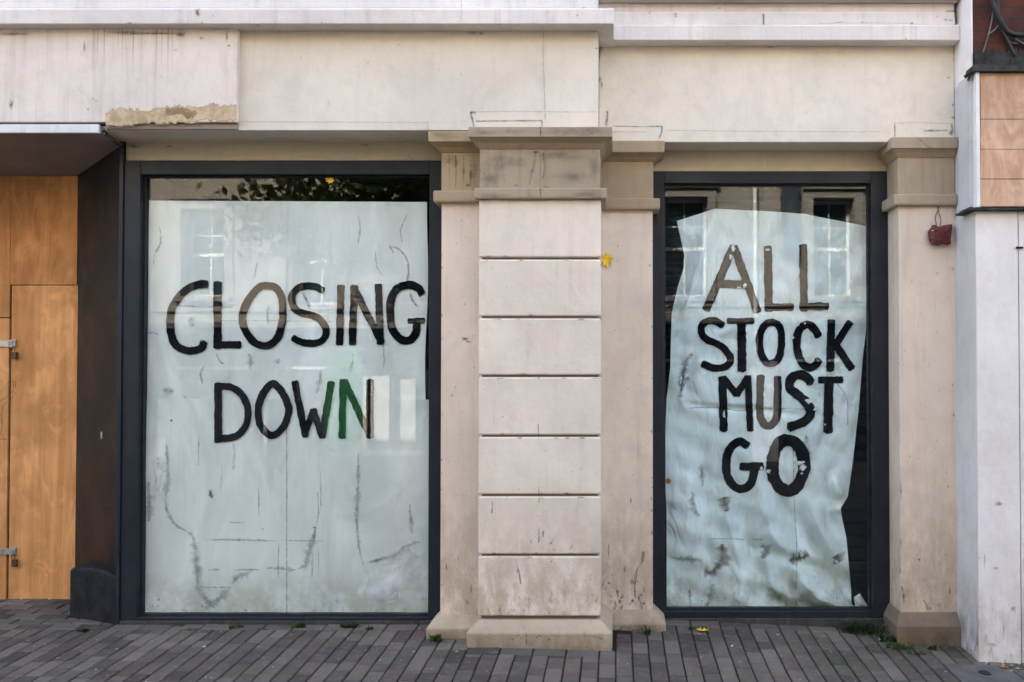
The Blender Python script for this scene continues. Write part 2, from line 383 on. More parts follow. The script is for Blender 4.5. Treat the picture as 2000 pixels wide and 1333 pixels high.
def smooth_line(pts, step=4.0, closed=False):
    n = len(pts); out = []
    segs = n if closed else n - 1
    for i in range(segs):
        g_ = lambda k: pts[k % n] if closed else pts[max(0, min(n - 1, k))]
        p0, p1, p2, p3 = g_(i - 1), g_(i), g_(i + 1), g_(i + 2)
        L = math.hypot(p2[0] - p1[0], p2[1] - p1[1]); m = max(1, int(L / step))
        for j in range(m):
            t = j / m
            out.append(tuple(.5 * (2 * p1[k] + (p2[k] - p0[k]) * t + (2 * p0[k] - 5 * p1[k] + 4 * p2[k] - p3[k]) * t * t + (3 * p1[k] - p0[k] - 3 * p2[k] + p3[k]) * t ** 3) for k in (0, 1)))
    out.append(tuple(pts[0] if closed else pts[-1])); return out

def ribbon(mb, pts, width, ydepth, m=0, jit=.12, closed=False, taper=False, step=4.0, sharp=False, seed=None, soft_edge=None, cuts=2):
    """a painted stroke or a crack: pts in photograph pixels, laid on the surface ydepth(px,py)"""
    rnd = random.Random(seed if seed is not None else int(pts[0][0] * 31 + pts[0][1] * 17 + len(pts)))
    if soft_edge is None: soft_edge = m > 0
    if sharp:
        line = []
        for a, b in zip(pts, pts[1:]):
            k = max(1, int(math.hypot(b[0] - a[0], b[1] - a[1]) / step)); line += [(a[0] + (b[0] - a[0]) * i / k, a[1] + (b[1] - a[1]) * i / k) for i in range(k)]
        line.append(pts[-1])
    else: line = smooth_line(pts, step, closed)
    n = len(line); prev = None; first = None; w_ = 1.0; w2 = 1.0
    for i, p in enumerate(line):
        if closed: a, b = line[(i - 1) % (n - 1)], line[(i + 1) % (n - 1)]
        else: a, b = line[max(0, i - 1)], line[min(n - 1, i + 1)]
        dx, dy = b[0] - a[0], b[1] - a[1]; L = math.hypot(dx, dy) or 1
        nx, ny = -dy / L, dx / L
        w_ += (rnd.uniform(-jit, jit) + (1 - w_) * .5); w2 += (rnd.uniform(-jit, jit) + (1 - w2) * .5)
        k = width / 2
        if taper: k *= max(.15, math.sin(math.pi * (i + .5) / n) ** .6) * rnd.uniform(.6, 1.3)
        q = []
        if soft_edge: k *= 2.1
        edge = 0.0 if i in (0, n - 1) and taper else 1.0
        for sgn, ww, al in (((1, w_, 0), (.5, w_, .55 * edge), (0, 1, 1.0 * edge), (-.5, w2, .55 * edge), (-1, w2, 0)) if soft_edge else [((1 - 2 * c / (cuts - 1)), w_ if c * 2 < cuts else w2, 0) for c in range(cuts)]):
            x, y = p[0] + nx * k * ww * sgn, p[1] + ny * k * ww * sgn
            q.append(mb.vert(W(x, y, ydepth(x, y)), al))
        if prev:
            for j in range(len(q) - 1): mb.face([prev[j], q[j], q[j + 1], prev[j + 1]], m)
        prev = q

def blob(mb, px, py, rx, ry, ydepth, m=0, n=9, seed=0):
    rnd = random.Random(seed * 77 + int(px) * 13 + int(py))
    sh = [(rnd.uniform(.55, 1.25), 2 * math.pi * i / n) for i in range(n)]
    if m == 0: mb.poly([W(px + rx * r_ * math.cos(a_), py + ry * r_ * math.sin(a_), ydepth(px, py)) for r_, a_ in sh], m); return
    c = mb.vert(W(px, py, ydepth(px, py)), 1.0); yy = ydepth(px, py)
    A = [mb.vert(W(px + .6 * rx * r_ * math.cos(a_), py + .6 * ry * r_ * math.sin(a_), yy), .7) for r_, a_ in sh]
    B = [mb.vert(W(px + 1.7 * rx * r_ * math.cos(a_), py + 1.7 * ry * r_ * math.sin(a_), yy), 0.0) for r_, a_ in sh]
    for i in range(n):
        j = (i + 1) % n; mb.face([c, A[i], A[j]], m); mb.face([A[i], B[i], B[j], A[j]], m)

# ------------------------------------------------------------------ ground
def ground(x, y):
    z = .03 * max(-3.2, min(.9, y))
    t = x + .5
    s = math.log(1 + math.exp(min(40, t * 6))) / 6 if t < 6 else t
    return z - .045 * min(s, 3.2)

mb = MB()   # street: one sheet to the horizon
xs = [-150, -60, -20, -8, -4, -2, -1, -.5, 0, .5, 1, 1.5, 2, 2.5, 3, 4, 8, 20, 60, 150]; ys = [-150, -60, -25, -12, -6, -3.2, -2, -1, 0, .9, 4, 12, 60, 150]
idx = {}
for i, x in enumerate(xs):
    for j, y in enumerate(ys): idx[i, j] = mb.vert((x, y, ground(x, y) - .045))
for i in range(len(xs) - 1):
    for j in range(len(ys) - 1): mb.face([idx[i, j], idx[i + 1, j], idx[i + 1, j + 1], idx[i, j + 1]])
tag(mb.build('street', M['asphalt']), kind='structure')

mb = MB()   # pavement: bed and pavers
xs = [-9 + .5 * i for i in range(33)]; ys = [-3.2, -2.4, -1.6, -.8, 0, .9]
idx = {}
for i, x in enumerate(xs):
    for j, y in enumerate(ys): idx[i, j] = mb.vert((x, y, ground(x, y) - .009))
for i in range(len(xs) - 1):
    for j in range(len(ys) - 1): mb.face([idx[i, j], idx[i + 1, j], idx[i + 1, j + 1], idx[i, j + 1]], 1)
prnd = random.Random(3)
def paver(x0, x1, y0, y1):
    j = .0042; a = prnd.uniform(.02, 1)
    x0 += j + prnd.uniform(-.001, .001); x1 -= j + prnd.uniform(-.001, .001); y0 += j * .95; y1 -= j * .95
    dz = prnd.gauss(0, .0013); tx = prnd.gauss(0, .011); ty = prnd.gauss(0, .008); b = .0055
    cx, cy = (x0 + x1) / 2, (y0 + y1) / 2
    H = lambda x, y: ground(x, y) + dz + tx * (x - cx) + ty * (y - cy)
    lo = [mb.vert((x, y, H(x, y) - .02), a) for x, y in ((x0, y0), (x1, y0), (x1, y1), (x0, y1))]
    mi = [mb.vert((x, y, H(x, y) - b), a) for x, y in ((x0, y0), (x1, y0), (x1, y1), (x0, y1))]
    hi = [mb.vert((x, y, H(x, y)), a) for x, y in ((x0 + b, y0 + b), (x1 - b, y0 + b), (x1 - b, y1 - b), (x0 + b, y1 - b))]
    for A, B in ((lo, mi), (mi, hi)):
        for k in range(4): mb.face([A[k], A[(k + 1) % 4], B[(k + 1) % 4], B[k]], 0)
    mb.face(hi, 0)
SLAB = (2.02, 2.38, -.66, -.36)
def blocked(x0, x1, y0, y1):
    cx, cy = (x0 + x1) / 2, (y0 + y1) / 2
    if -.98 < cx < .0 and cy > -.52: return True
    if SLAB[0] < cx < SLAB[1] and SLAB[2] < cy < SLAB[3]: return True
    return False
x = -6.4; col = 0; pier_cols = []; slab_cols = []
def run(x, y0, y1, first):
    y = y0
    while y < y1 - .004:
        y2 = y + first if first else y + .2 + prnd.choice((0, 0, -.07, -.1, -.04)) + prnd.uniform(-.006, .006)
        first = 0
        if y2 > y1 - .035: y2 = y1
        paver(x, x + .1, y, y2); y = y2
while x < 6.0:
    cx = x + .05; top = -.10 if x < .0 else .10; f = (.1 if col % 2 else .2) + prnd.uniform(-.012, .012)
    if -.94 < cx < -.02: run(x, -3.2, -.50, f); pier_cols.append(x)
    elif SLAB[0] < cx < SLAB[1]: run(x, -3.2, SLAB[2], f); run(x, SLAB[3], top, f); slab_cols.append(x)
    else: run(x, -3.2, top, f)
    x += .1 + prnd.uniform(-.0008, .0008); col += 1
for row, (y0, y1, xa, xb) in enumerate(((-.10, 0, -6.4, -.9), (0, .1, -6.4, -.9), (.1, .2, -6.4, -2.8), (.2, .3, -6.4, -2.8), (.3, .4, -6.4, -2.8), (.4, .5, -6.4, -2.8), (.5, .6, -6.4, -2.8), (-.50, -.40, pier_cols[0], pier_cols[-1] + .1), (.10, .20, 0.0, 2.3), (.20, .30, 0.0, 2.3))):
    x = xa + (0 if row % 2 else -.1)
    while x < xb - .02:
        if min(xb, x + .2) - max(xa, x) > .02: paver(max(xa, x), min(xb, x + .2), y0, y1)
        x += .2
SLAB = (slab_cols[0], slab_cols[-1] + .1, SLAB[2], SLAB[3])
pave = tag(mb.build('pavement', [M['paver'], M['bed']]), kind='structure')
mb = MB()   # concrete slab with a stopcock cap
def gz(x, y, d): return (x, y, ground(x, y) + d)
a = SLAB
lo = [mb.vert(gz(x, y, -.03)) for x, y in ((a[0], a[2]), (a[1], a[2]), (a[1], a[3]), (a[0], a[3]))]
hi = [mb.vert(gz(x, y, .002)) for x, y in ((a[0] + .004, a[2] + .004), (a[1] - .004, a[2] + .004), (a[1] - .004, a[3] - .004), (a[0] + .004, a[3] - .004))]
for k in range(4): mb.face([lo[k], lo[(k + 1) % 4], hi[(k + 1) % 4], hi[k]])
mb.face(hi)
sl = mb.build('cover_slab', M['slab'], origin=(2.2, -.5, ground(2.2, -.5)), bevel=.004)
tag(sl, 'square grey concrete slab set in the paving with a dark round cap in it', 'cover slab')
mb = MB()
cx, cy = 2.20, -.49
for r0, r1, z0, z1 in ((.038, .030, .003, .007), (.030, .022, .007, .0045), (.022, .0, .0045, .0045)):
    n = 14
    A = [mb.vert(gz(cx + r0 * math.cos(2 * math.pi * i / n), cy + r0 * math.sin(2 * math.pi * i / n), z0)) for i in range(n)]
    B = [mb.vert(gz(cx + max(r1, .001) * math.cos(2 * math.pi * i / n), cy + max(r1, .001) * math.sin(2 * math.pi * i / n), z1)) for i in range(n)]
    for i in range(n): mb.face([A[i], A[(i + 1) % n], B[(i + 1) % n], B[i]])
mb.build('round_cap', M['gap'], sl)

# ------------------------------------------------------------------ the closed shop building
SH = thing('shop_building', (-1.2, 0, 0), 'cream rendered shop front with tan stone pilasters and two tall grey framed windows', 'building')
YFL, YFR, YP_, YWL, YWR, YPR = -.25, 0.0, -.30, -.175, .06, -.005   # planes: friezes left / right, pier, wings, right pilaster
YGL, YGR = 0.0, .20                                                # window frame planes
XL, XR = -22.0, 2.25
ztop = lambda py, y: W(1000, py, y).z
XSTEP = W(1168, 150, YFL).x

# upper storeys, out of the frame but they shade the street
mb = MB()
mb.box(XL, XSTEP, YFL + .02, 8, ztop(-22, -.36), 9.2); mb.box(XL, -13.5, YFL + .02, 8, 9.2, 11.2); mb.box(-10.0, XSTEP, YFL + .02, 8, 9.2, 11.2); mb.box(-13.5, -10.0, 2.6, 8, 9.2, 11.2); mb.box(XSTEP + .001, XR, YFR + .02, 8, ztop(-22, -.36), 11.2)  # unseen roof notch, shaped to let sun reach the shop panels opposite
mb.box(XL, XR, .4, 8, 3.12, ztop(-22, -.36) - .002)
mb.box(XL, -4.6, .62, 8, -.1, 3.118); mb.box(XL, XR - .001, 4.0, 8, -.1, 3.118)
mb.build('wall', M['upper'], SH)

# left frieze
zb = ztop(255, YFL); zt = ztop(48, YFL) + .05
mb = MB()
mb.box(XL, XSTEP, YFL, .38, zb, zt)
fl = lambda a, b: YFL - .002
ribbon(mb, [(1061, 62), (1061, 120), (1063, 170), (1065, 235)], 1.6, fl, 2, .4)
ribbon(mb, [(468, 238), (640, 239), (835, 240)], 1.3, fl, 2, .3)
ribbon(mb, [(926, 248), (922, 232), (919, 219)], 2.4, fl, 1, .4); ribbon(mb, [(919, 219), (924, 219), (930, 221)], 3.0, fl, 1, .5)
ribbon(mb, [(930, 219), (1000, 218), (1090, 219), (1166, 219)], 1.1, fl, 2, .3)
ribbon(mb, [(930, 237), (1058, 236)], 1.6, fl, 1, .3); ribbon(mb, [(1059, 236), (1059, 249)], 2.4, fl, 1, .3)
ribbon(mb, [(835, 238), (836, 255)], 1.4, fl, 2, .3)
for i, (a, b, r) in enumerate(((920, 63, 5), (1054, 56, 4), (940, 66, 3), (1150, 58, 4), (545, 60, 3), (790, 58, 3), (1165, 95, 2))): blob(mb, a, b, r * 1.6, r * .8, fl, 1, seed=i)
mb.build('frieze', [M['frieze'], M['crack'], M['hair']], SH, bevel=.004)

# the proud left-hand panel
mb = MB()
zb2 = ztop(239, YFL - .04)
mb.box(XL, W(463, 150, YFL - .04).x, YFL - .04, YFL - .0005, zb2, zt - .03)
pf = lambda a, b: YFL - .0425
# run-off where the render has broken away along the foot
bare = [(205, 237), (204, 228), (222, 222), (250, 221), (300, 225), (322, 222), (330, 212), (345, 208), (372, 210), (392, 206), (420, 211), (447, 207), (462, 205), (462, 236)]
ribbon(mb, [(206, 232), (260, 230), (330, 224), (400, 221), (462, 221)], 22, pf, 2, .16)
ribbon(mb, [(322, 223), (340, 219), (365, 219), (386, 224)], 15, lambda a, b: YFL - .0435, 3, .35, taper=True)
for i, (a, b, rx, ry) in enumerate(((165, 94, 1.8, 9), (172, 215, 2.2, 2.4), (22, 205, 4, 8), (343, 98, 3, 2), (352, 68, 7, 4), (443, 72, 2.2, 10), (447, 90, 2.5, 2), (395, 75, 4, 2), (250, 64, 30, 3), (300, 66, 40, 2.4), (182, 194, 2, 1.6), (440, 223, 1.6, 2), (187, 198, 2, 1.2), (30, 67, 26, 2))): blob(mb, a, b, rx, ry, pf, 1, seed=i)
mb.build('frieze', [M['panel'], M['crack'], M['patch'], soft('ochre_bare_render', c4(.44, .31, .17), .8, 20, True)], SH, bevel=.005)
mb = MB()   # bare concrete edge under the panel
mb.box(W(207, 246, YFL - .015).x, W(463, 246, YFL - .015).x, YFL - .018, YFL - .0005, zb + .002, zb2 - .001)
ribbon(mb, [(207, 236), (240, 240), (280, 239), (330, 242), (400, 240), (462, 242)], 2.2, lambda a, b: YFL - .021, 1, .5)
mb.build('frieze_edge', [M['soffitgrey'], M['crack']], SH, bevel=.004)

# right frieze
mb = MB()
zbr = ztop(278, YFR); ztr = ztop(80, YFR) + .05
mb.box(XSTEP + .002, XR - .001, YFR, .42, zbr, ztr)
fr = lambda a, b: YFR - .002
ribbon(mb, [(1300, 255), (1500, 257), (1720, 258)], 1.3, fr, 2, .3)
ribbon(mb, [(1186, 218), (1187, 226), (1184, 245)], 3.0, fr, 1, .5)
ribbon(mb, [(1293, 247), (1292, 258), (1288, 272)], 2.4, fr, 1, .5); ribbon(mb, [(1198, 247), (1250, 248), (1293, 247)], 1.3, fr, 1, .4)
ribbon(mb, [(1198, 258), (1262, 258)], 1.6, fr, 2, .4)
ribbon(mb, [(1747, 240), (1748, 262), (1747, 268)], 1.8, fr, 1, .4); ribbon(mb, [(1748, 241), (1800, 240), (1858, 242)], 1.1, fr, 2, .4)
ribbon(mb, [(1858, 242), (1860, 256), (1856, 264)], 3.4, fr, 1, .6); ribbon(mb, [(1805, 256), (1850, 255)], 2.0, fr, 1, .5)
for i, (a, b, rx, ry) in enumerate(((1172, 92, 5, 8), (1171, 155, 4, 4), (1863, 230, 4, 2), (1864, 116, 3, 3), (1852, 152, 4, 1.6), (1460, 88, 3, 3), (1172, 105, 2.4, 10), (1505, 92, 7, 1.6), (1862, 205, 2, 3), (1175, 165, 1.4, 6))): blob(mb, a, b, rx, ry, fr, 1, seed=i)
mb.build('frieze', [M['frieze'], M['crack'], M['hair']], SH, bevel=.004)

# cornices
def cornice(x0, x1, yf, ywall, pys, extra, name='cornice'):
    b, t, t2 = pys
    mb = MB()
    zb_, zt_, z2_ = ztop(b, yf), ztop(t, yf), ztop(t2, yf)
    mb.loft([(zb_, x0, x1, yf, .3), (zt_, x0, x1, yf, .3), (zt_ + .012, x0, x1, yf + .018, .3)])
    mb.loft([(zt_ + .0125, x0, x1 - .10, yf + .020, .3), (z2_ + .02, x0, x1 - .10, yf + .034, .3), (z2_ + .26, x0, x1 - .10, yf + .10, .3)])
    extra(mb)
    return mb.build(name, [M['cornice'], M['crack'], M['hair'], M['rust']], SH, bevel=.006)
def ex1(mb):
    f = lambda a, b: -.3685 if b > 18 else -.35
    ribbon(mb, [(213, -4), (214, 8), (216, 16)], 2.2, lambda a, b: -.332, 1, .4); ribbon(mb, [(100, -4), (101, 14)], 1.2, lambda a, b: -.332, 2, .4)
    ribbon(mb, [(725, 0), (726, 14)], 2.0, lambda a, b: -.332, 1, .4); ribbon(mb, [(901, 0), (901, 40)], 1.2, f, 2, .4)
    ribbon(mb, [(386, 18), (386, 34)], 5.0, f, 3, .3, taper=True); blob(mb, 386, 19, 4, 2, f, 1)
    for i, (a, b, rx, ry) in enumerate(((253, 45, 5, 1.6), (28, 18, 3, 1.5), (1140, 16, 3, 2), (505, 51, 4, 2))): blob(mb, a, b, rx, ry, f, 1, seed=i)
cornice(XL, W(1199, 30, -.365).x, -.365, YFL, (47, 18, -6), ex1)
def ex2(mb):
    f = lambda a, b: -.1035; u = lambda a, b: -.078
    ribbon(mb, [(1491, 27), (1492, 49)], 3.0, u, 1, .3); ribbon(mb, [(1320, 26), (1320, 34)], 3.0, u, 1, .4)
    ribbon(mb, [(1866, 24), (1868, 44)], 3.0, u, 1, .4); ribbon(mb, [(1847, 23), (1868, 21)], 2.0, u, 1, .4)
    for i, (a, b, rx, ry) in enumerate(((1781, 46, 3, 2), (1856, 40, 4, 2), (1846, 39, 3, 2), (1406, 16, 4, 1.5), (1640, 44, 10, 1), (1268, 26, 2, 2))): blob(mb, a, b, rx, ry, u, 1, seed=i)
    ribbon(mb, [(1600, 46), (1700, 45), (1780, 46)], 1.2, u, 2, .4)
mb = MB()
xr0 = XSTEP + .003; xr1 = XR - .002
zb_, zt_, z2_, z3_ = ztop(79, -.10), ztop(50, -.10), ztop(25, -.075), ztop(7, -.06)
mb.loft([(zb_, xr0, xr1, -.10, .3), (zt_, xr0, xr1, -.10, .3), (zt_ + .01, xr0, xr1, -.085, .3)])
mb.loft([(zt_ + .0105, xr0, xr1 - .02, -.076, .3), (z2_, xr0, xr1 - .02, -.075, .3), (z2_ + .006, xr0, xr1 - .02, -.06, .3), (z3_, xr0, xr1 - .02, -.06, .3)])
ex2(mb)
mb.build('cornice', [M['cornice'], M['crack'], M['hair']], SH, bevel=.006)
mb = MB(); mb.box(xr0, xr1 - .003, -.13, .3, z3_ + .001, z3_ + .16)
mb.build('cornice', M['upper'], SH, bevel=.01)

# lintel strips over the windows
mb = MB(); mb.box(W(241, 300, .02).x, W(870, 300, .02).x, .02, .3, ztop(314, .02), zb + .02)
for i, (a, b, rx, ry) in enumerate(((798, 308, 1.5, 3), (805, 310, 3, 1), (260, 285, 10, 3), (330, 286, 6, 1.5), (710, 284, 8, 1.5))): blob(mb, a, b, rx, ry, lambda p, q: .018, 1, seed=i)
mb.build('lintel', [M['lintel'], M['crack']], SH, bevel=.004)
mb = MB(); mb.box(W(1270, 320, .21).x, W(1742, 320, .21).x, .215, .4, ztop(335, .215), zbr + .02)
mb.build('lintel', [M['lintel'], M['crack']], SH, bevel=.004)

# the banded pier
def xz(px, py, y): p = W(px, py, y); return p.x, p.z
pier = MB()
joints = [390, 505, 620, 735, 852, 968, 1085, 1206]
xa, xb = W(935, 800, YP_).x, W(1173, 800, YP_).x
for i, (a, b) in enumerate(zip(joints, joints[1:])):
    z1, z0 = ztop(a, YP_), ztop(b, YP_)
    gr = .0075
    z1 -= 0 if i == 0 else gr; z0 += gr
    pier.loft([(z0, xa + .006, xb - .006, YP_ + .006, .25), (z0 + .008, xa, xb, YP_, .25), (z1 - .008, xa, xb, YP_, .25), (z1, xa + .006, xb - .006, YP_ + .006, .25)])
    pier.box(xa + .018, xb - .018, YP_ + .018, .24, z0 - 2 * gr - .001, z0 + .001, 2)
pf2 = lambda a, b: YP_ - .002
rr = random.Random(5)
for a, b in ((1052, 972), (1052, 1050), (1051, 848)): ribbon(pier, [(a, b - 20), (a + 1, b), (a, b + 10)], 1.2, pf2, 1, .5)
for s_ in [[(960, 975), (962, 990), (959, 1005)], [(1062, 1035), (1060, 1050)], [(1091, 1008), (1094, 1014)], [(1120, 1062), (1112, 1076)], [(1072, 1065), (1078, 1058), (1082, 1050)], [(1010, 1105), (1015, 1125), (1017, 1143)], [(1008, 1112), (1010, 1122)]]: ribbon(pier, s_, 2.0, pf2, 1, .5, taper=True)
for i in range(16): blob(pier, rr.uniform(945, 1165), rr.choice([rr.uniform(740, 1190), rr.uniform(1090, 1195)]), rr.uniform(.8, 2.2), rr.uniform(.8, 1.8), pf2, 1, 7, seed=i)
for i, jy in enumerate(joints[1:-1]):
    for k in range(5): blob(pier, rr.uniform(940, 1168), jy + rr.choice([-4, 4]), rr.uniform(2, 7), rr.uniform(.8, 2), pf2, 1, 8, seed=k + i * 9)
PIER = pier.build('pier', [M['pier'], M['crack'], M['gap'] if False else plaster('pier_groove', c4(.20, .15, .11), amt=.5, seed=60)], SH, bevel=.0)

def capital(parent, X, Z, ys, mats, yb=.2, extra=None, name='capital'):
    """X: (slab x0,x1, neck x0,x1, band x0,x1) Z: (slab top, slab bottom, neck top, band top, band bottom) ys: (slab, neck, band)"""
    mb = MB()
    mb.loft([(Z[1], X[0], X[1], ys[0], yb), (Z[0], X[0], X[1], ys[0], yb)])
    k = .3
    mb.loft([(Z[2], X[2], X[3], ys[1], yb - .001), (Z[2] + (Z[1] - Z[2]) * .55, X[2] * .6 + X[0] * .4, X[3] * .6 + X[1] * .4, ys[1] * .6 + ys[0] * .4, yb - .001), (Z[1] - .0005, X[0] + .006, X[1] - .006, ys[0] + .006, yb - .001)])
    mb.loft([(Z[3] - .001, X[2], X[3], ys[1], yb - .002), (Z[2] - .0005, X[2], X[3], ys[1], yb - .002)])
    mb.loft([(Z[4], X[4] + .004, X[5] - .004, ys[2] + .004, yb - .003), (Z[4] + .012, X[4], X[5], ys[2], yb - .003), (Z[3] - .006, X[4], X[5], ys[2], yb - .003), (Z[3], X[4] + .006, X[5] - .006, ys[2] + .006, yb - .003)])
    if extra: extra(mb)
    return mb.build(name, mats, parent, bevel=.004)
YC = YP_ - .072; YB = YP_ - .035
def exc(mb):
    n = lambda a, b: YP_ - .002
    ribbon(mb, [(1055, 294), (1056, 330), (1054, 366)], 1.6, n, 2, .4); ribbon(mb, [(1055, 248), (1056, 268)], 1.6, lambda a, b: YC - .002, 1, .4)
    ribbon(mb, [(1055, 368), (1056, 386)], 1.6, lambda a, b: YB - .002, 1, .4)
    ribbon(mb, [(1046, 296), (1042, 325), (1036, 350), (1034, 364)], 4.0, n, 2, .5, taper=True); ribbon(mb, [(1060, 296), (1064, 330), (1058, 352)], 4.0, n, 2, .5, taper=True)
    for a, b, rx, ry in ((1165, 257, 30, 7), (1110, 258, 40, 6), (945, 259, 26, 6), (1000, 257, 20, 5)): blob(mb, a, b, rx, ry, lambda p, q: YC - .0025, 2, 14, seed=4)
    for a, b, rx, ry in ((1160, 325, 9, 26), (1090, 304, 40, 8), (985, 318, 30, 12), (1120, 345, 26, 12), (955, 350, 14, 12)): blob(mb, a, b, rx, ry, lambda p, q: YP_ - .0026, 2, 14, seed=6)
    for a, b, rx, ry in ((1150, 378, 26, 6), (960, 382, 24, 4)): blob(mb, a, b, rx, ry, lambda p, q: YB - .0026, 2, 14, seed=8)
    ribbon(mb, [(1036, 368), (1032, 386)], 9.0, lambda a, b: YB - .0022, 2, .5, taper=True)
    for i, (a, b, rx, ry) in enumerate(((1046, 297, 6, 2), (938, 332, 2, 1.6), (1067, 366, 5, 1.4), (1008, 363, 3, 1.2))): blob(mb, a, b, rx, ry, n, 1, seed=i)
capital(PIER, (W(915, 258, YC).x, W(1196, 258, YC).x, W(937, 330, YP_).x, W(1172, 330, YP_).x, W(926, 377, YB).x, W(1185, 377, YB).x),
        (ztop(248, YC), ztop(268, YC), ztop(292, YP_), ztop(367, YB), ztop(388, YB)), (YC, YP_, YB), [M['tan'], M['crack'], soft('brown_run_off', c4(.21, .15, .10), .42)], extra=exc)
def plinth(parent, px0, px1, tx0, tx1, py_top, py_edge, yf, yt, mat, yb=.25, zlow=-.35, extra=None, mats=None, inner=(None, None)):
    mb = MB()
    z1, z0 = ztop(py_top, yt), ztop(py_edge, yf)
    x0 = W(px0, py_edge, yf).x; x1 = inner[1] if inner[1] is not None else W(px1, py_edge, yf).x
    t0 = W(tx0, py_top, yt).x; t1 = inner[1] if inner[1] is not None else W(tx1, py_top, yt).x
    if inner[0] is not None: x0 = t0 = inner[0]
    mb.loft([(zlow, x0, x1, yf, yb), (z0 - .008, x0, x1, yf, yb), (z0, x0 + .004, x1 - .004, yf + .006, yb), (z1, t0, t1, yt, yb)])
    if extra: extra(mb)
    return mb.build('plinth', mats or mat, parent, bevel=.005)
YBP = YP_ - .085
def exp_(mb):
    ribbon(mb, [(1028, 1236), (1028, 1258)], 2.0, lambda a, b: YBP - .002, 1, .4)
    for i in range(22):
        a = rr.uniform(925, 1185); blob(mb, a, rr.uniform(1238, 1250), rr.uniform(1, 4), rr.uniform(.8, 1.8), lambda p, q: YBP - .002, 1, 7, seed=i)
plinth(PIER, 911, 1196, 936, 1173, 1211, 1236, YBP, YP_ - .004, None, extra=exp_, mats=[M['plinth'], M['crack']])

# pilasters either side of the pier
mb = MB()
x0 = W(861, 800, YWL).x
mb.box(x0, xa + .02, YWL, .25, W(900, 1201, YWL).z - .02, ztop(393, YWL))
wf = lambda a, b: YWL - .002
for s_ in [[(871, 1100), (873, 1118)], [(893, 1085), (896, 1095)], [(920, 1140), (921, 1160)]]: ribbon(mb, s_, 2.0, wf, 1, .5, taper=True)
for i in range(16): blob(mb, rr.uniform(866, 932), rr.uniform(420, 1195), rr.uniform(.8, 2), rr.uniform(.8, 2), wf, 1, 7, seed=i)
for i, (a, b, rx, ry) in enumerate(((908, 662, 7, 3), (915, 668, 6, 2))): blob(mb, a, b, rx, ry, wf, 2, seed=i)
for i in range(10): blob(mb, 862 + rr.uniform(0, 2), rr.uniform(420, 1190), 1.6, rr.uniform(1, 4), wf, 2, 7, seed=i)
WL = mb.build('pilaster', [M['wing'], M['crack'], M['brownsmear']], SH, bevel=.004)
yc, yb_ = YWL - .075, YWL - .04
def exw(mb):
    n = lambda a, b: YWL - .002
    for a, s in ((877, 300), (919, 300), (890, 300), (905, 305)): ribbon(mb, [(a, s), (a + .5, s + 34), (a, 368)], 2.2, n, 2, .5, taper=True)
    blob(mb, 914, 362, 3, 2.5, n, 1)
    for a, b, rx, ry in ((925, 335, 8, 28), (880, 312, 14, 9), (868, 266, 20, 6)): blob(mb, a, b, rx, ry, (lambda p, q: YWL - .0026) if b > 280 else (lambda p, q: yc - .0026), 2, 14, seed=9)
capital(WL, (W(836, 265, yc).x, xa + .03, W(862, 330, YWL).x, xa + .03, W(846, 383, yb_).x, xa + .03),
        (ztop(255, yc) - .003, ztop(277, yc), ztop(299, YWL), ztop(372, yb_), ztop(395, yb_)), (yc, YWL, yb_), [M['tan2'], M['crack'], soft('dark_run_off', c4(.12, .08, .05), .38)], extra=exw)
plinth(WL, 832, 940, 857, 940, 1201, 1227, YWL - .085, YWL - .003, M['plinth'], inner=(None, xa + .03))

mb = MB()
x1 = W(1275, 800, YWR).x
mb.box(xb - .02, x1, YWR, .3, W(1220, 1192, YWR).z - .02, ztop(408, YWR))
wf2 = lambda a, b: YWR - .002
ribbon(mb, [(1245, 1105), (1243, 1125), (1240, 1150), (1241, 1170)], 2.4, wf2, 1, .6, taper=True); ribbon(mb, [(1256, 1075), (1254, 1090), (1252, 1105)], 3.5, wf2, 1, .6, taper=True)
for s_ in [[(1232, 970), (1232, 985)], [(1190, 1060), (1188, 1075), (1190, 1090)], [(1206, 1010), (1205, 1020)]]: ribbon(mb, s_, 1.8, wf2, 1, .5, taper=True)
for i in range(34):
    a, b = rr.uniform(1180, 1262), 1189 - abs(rr.gauss(0, 34)); blob(mb, a, b, rr.uniform(1, 3.4), rr.uniform(1.5, 6), wf2, 1, 8, seed=i)
for i in range(6): blob(mb, rr.uniform(1178, 1270), rr.uniform(420, 1120), rr.uniform(.8, 1.8), rr.uniform(.8, 1.8), wf2, 1, 7, seed=i)
for i in range(10): blob(mb, 1274 - rr.uniform(0, 2), rr.uniform(420, 1180), 1.4, rr.uniform(1, 4), wf2, 2, 7, seed=i)
WR = mb.build('pilaster', [M['wing'], M['crack'], M['brownsmear']], SH, bevel=.004)
yc, yb_ = YWR - .075, YWR - .04
capital(WR, (xb - .03, W(1298, 286, yc).x, xb - .03, W(1276, 350, YWR).x, xb - .03, W(1289, 398, yb_).x),
        (ztop(275, yc), ztop(298, yc), ztop(316, YWR), ztop(387, yb_), ztop(409, yb_)), (yc, YWR, yb_), [M['tan2'], M['crack']])
def exr(mb):
    f = lambda a, b: YWR - .087
    for i in range(14): blob(mb, rr.uniform(1200, 1260), rr.uniform(1222, 1234), rr.uniform(1, 4), rr.uniform(1, 2), f, 1, 7, seed=i)
plinth(WR, 1180, 1301, 1180, 1278, 1191, 1218, YWR - .085, YWR - .003, None, inner=(xb - .03, None), extra=exr, mats=[M['plinth'], M['crack']])

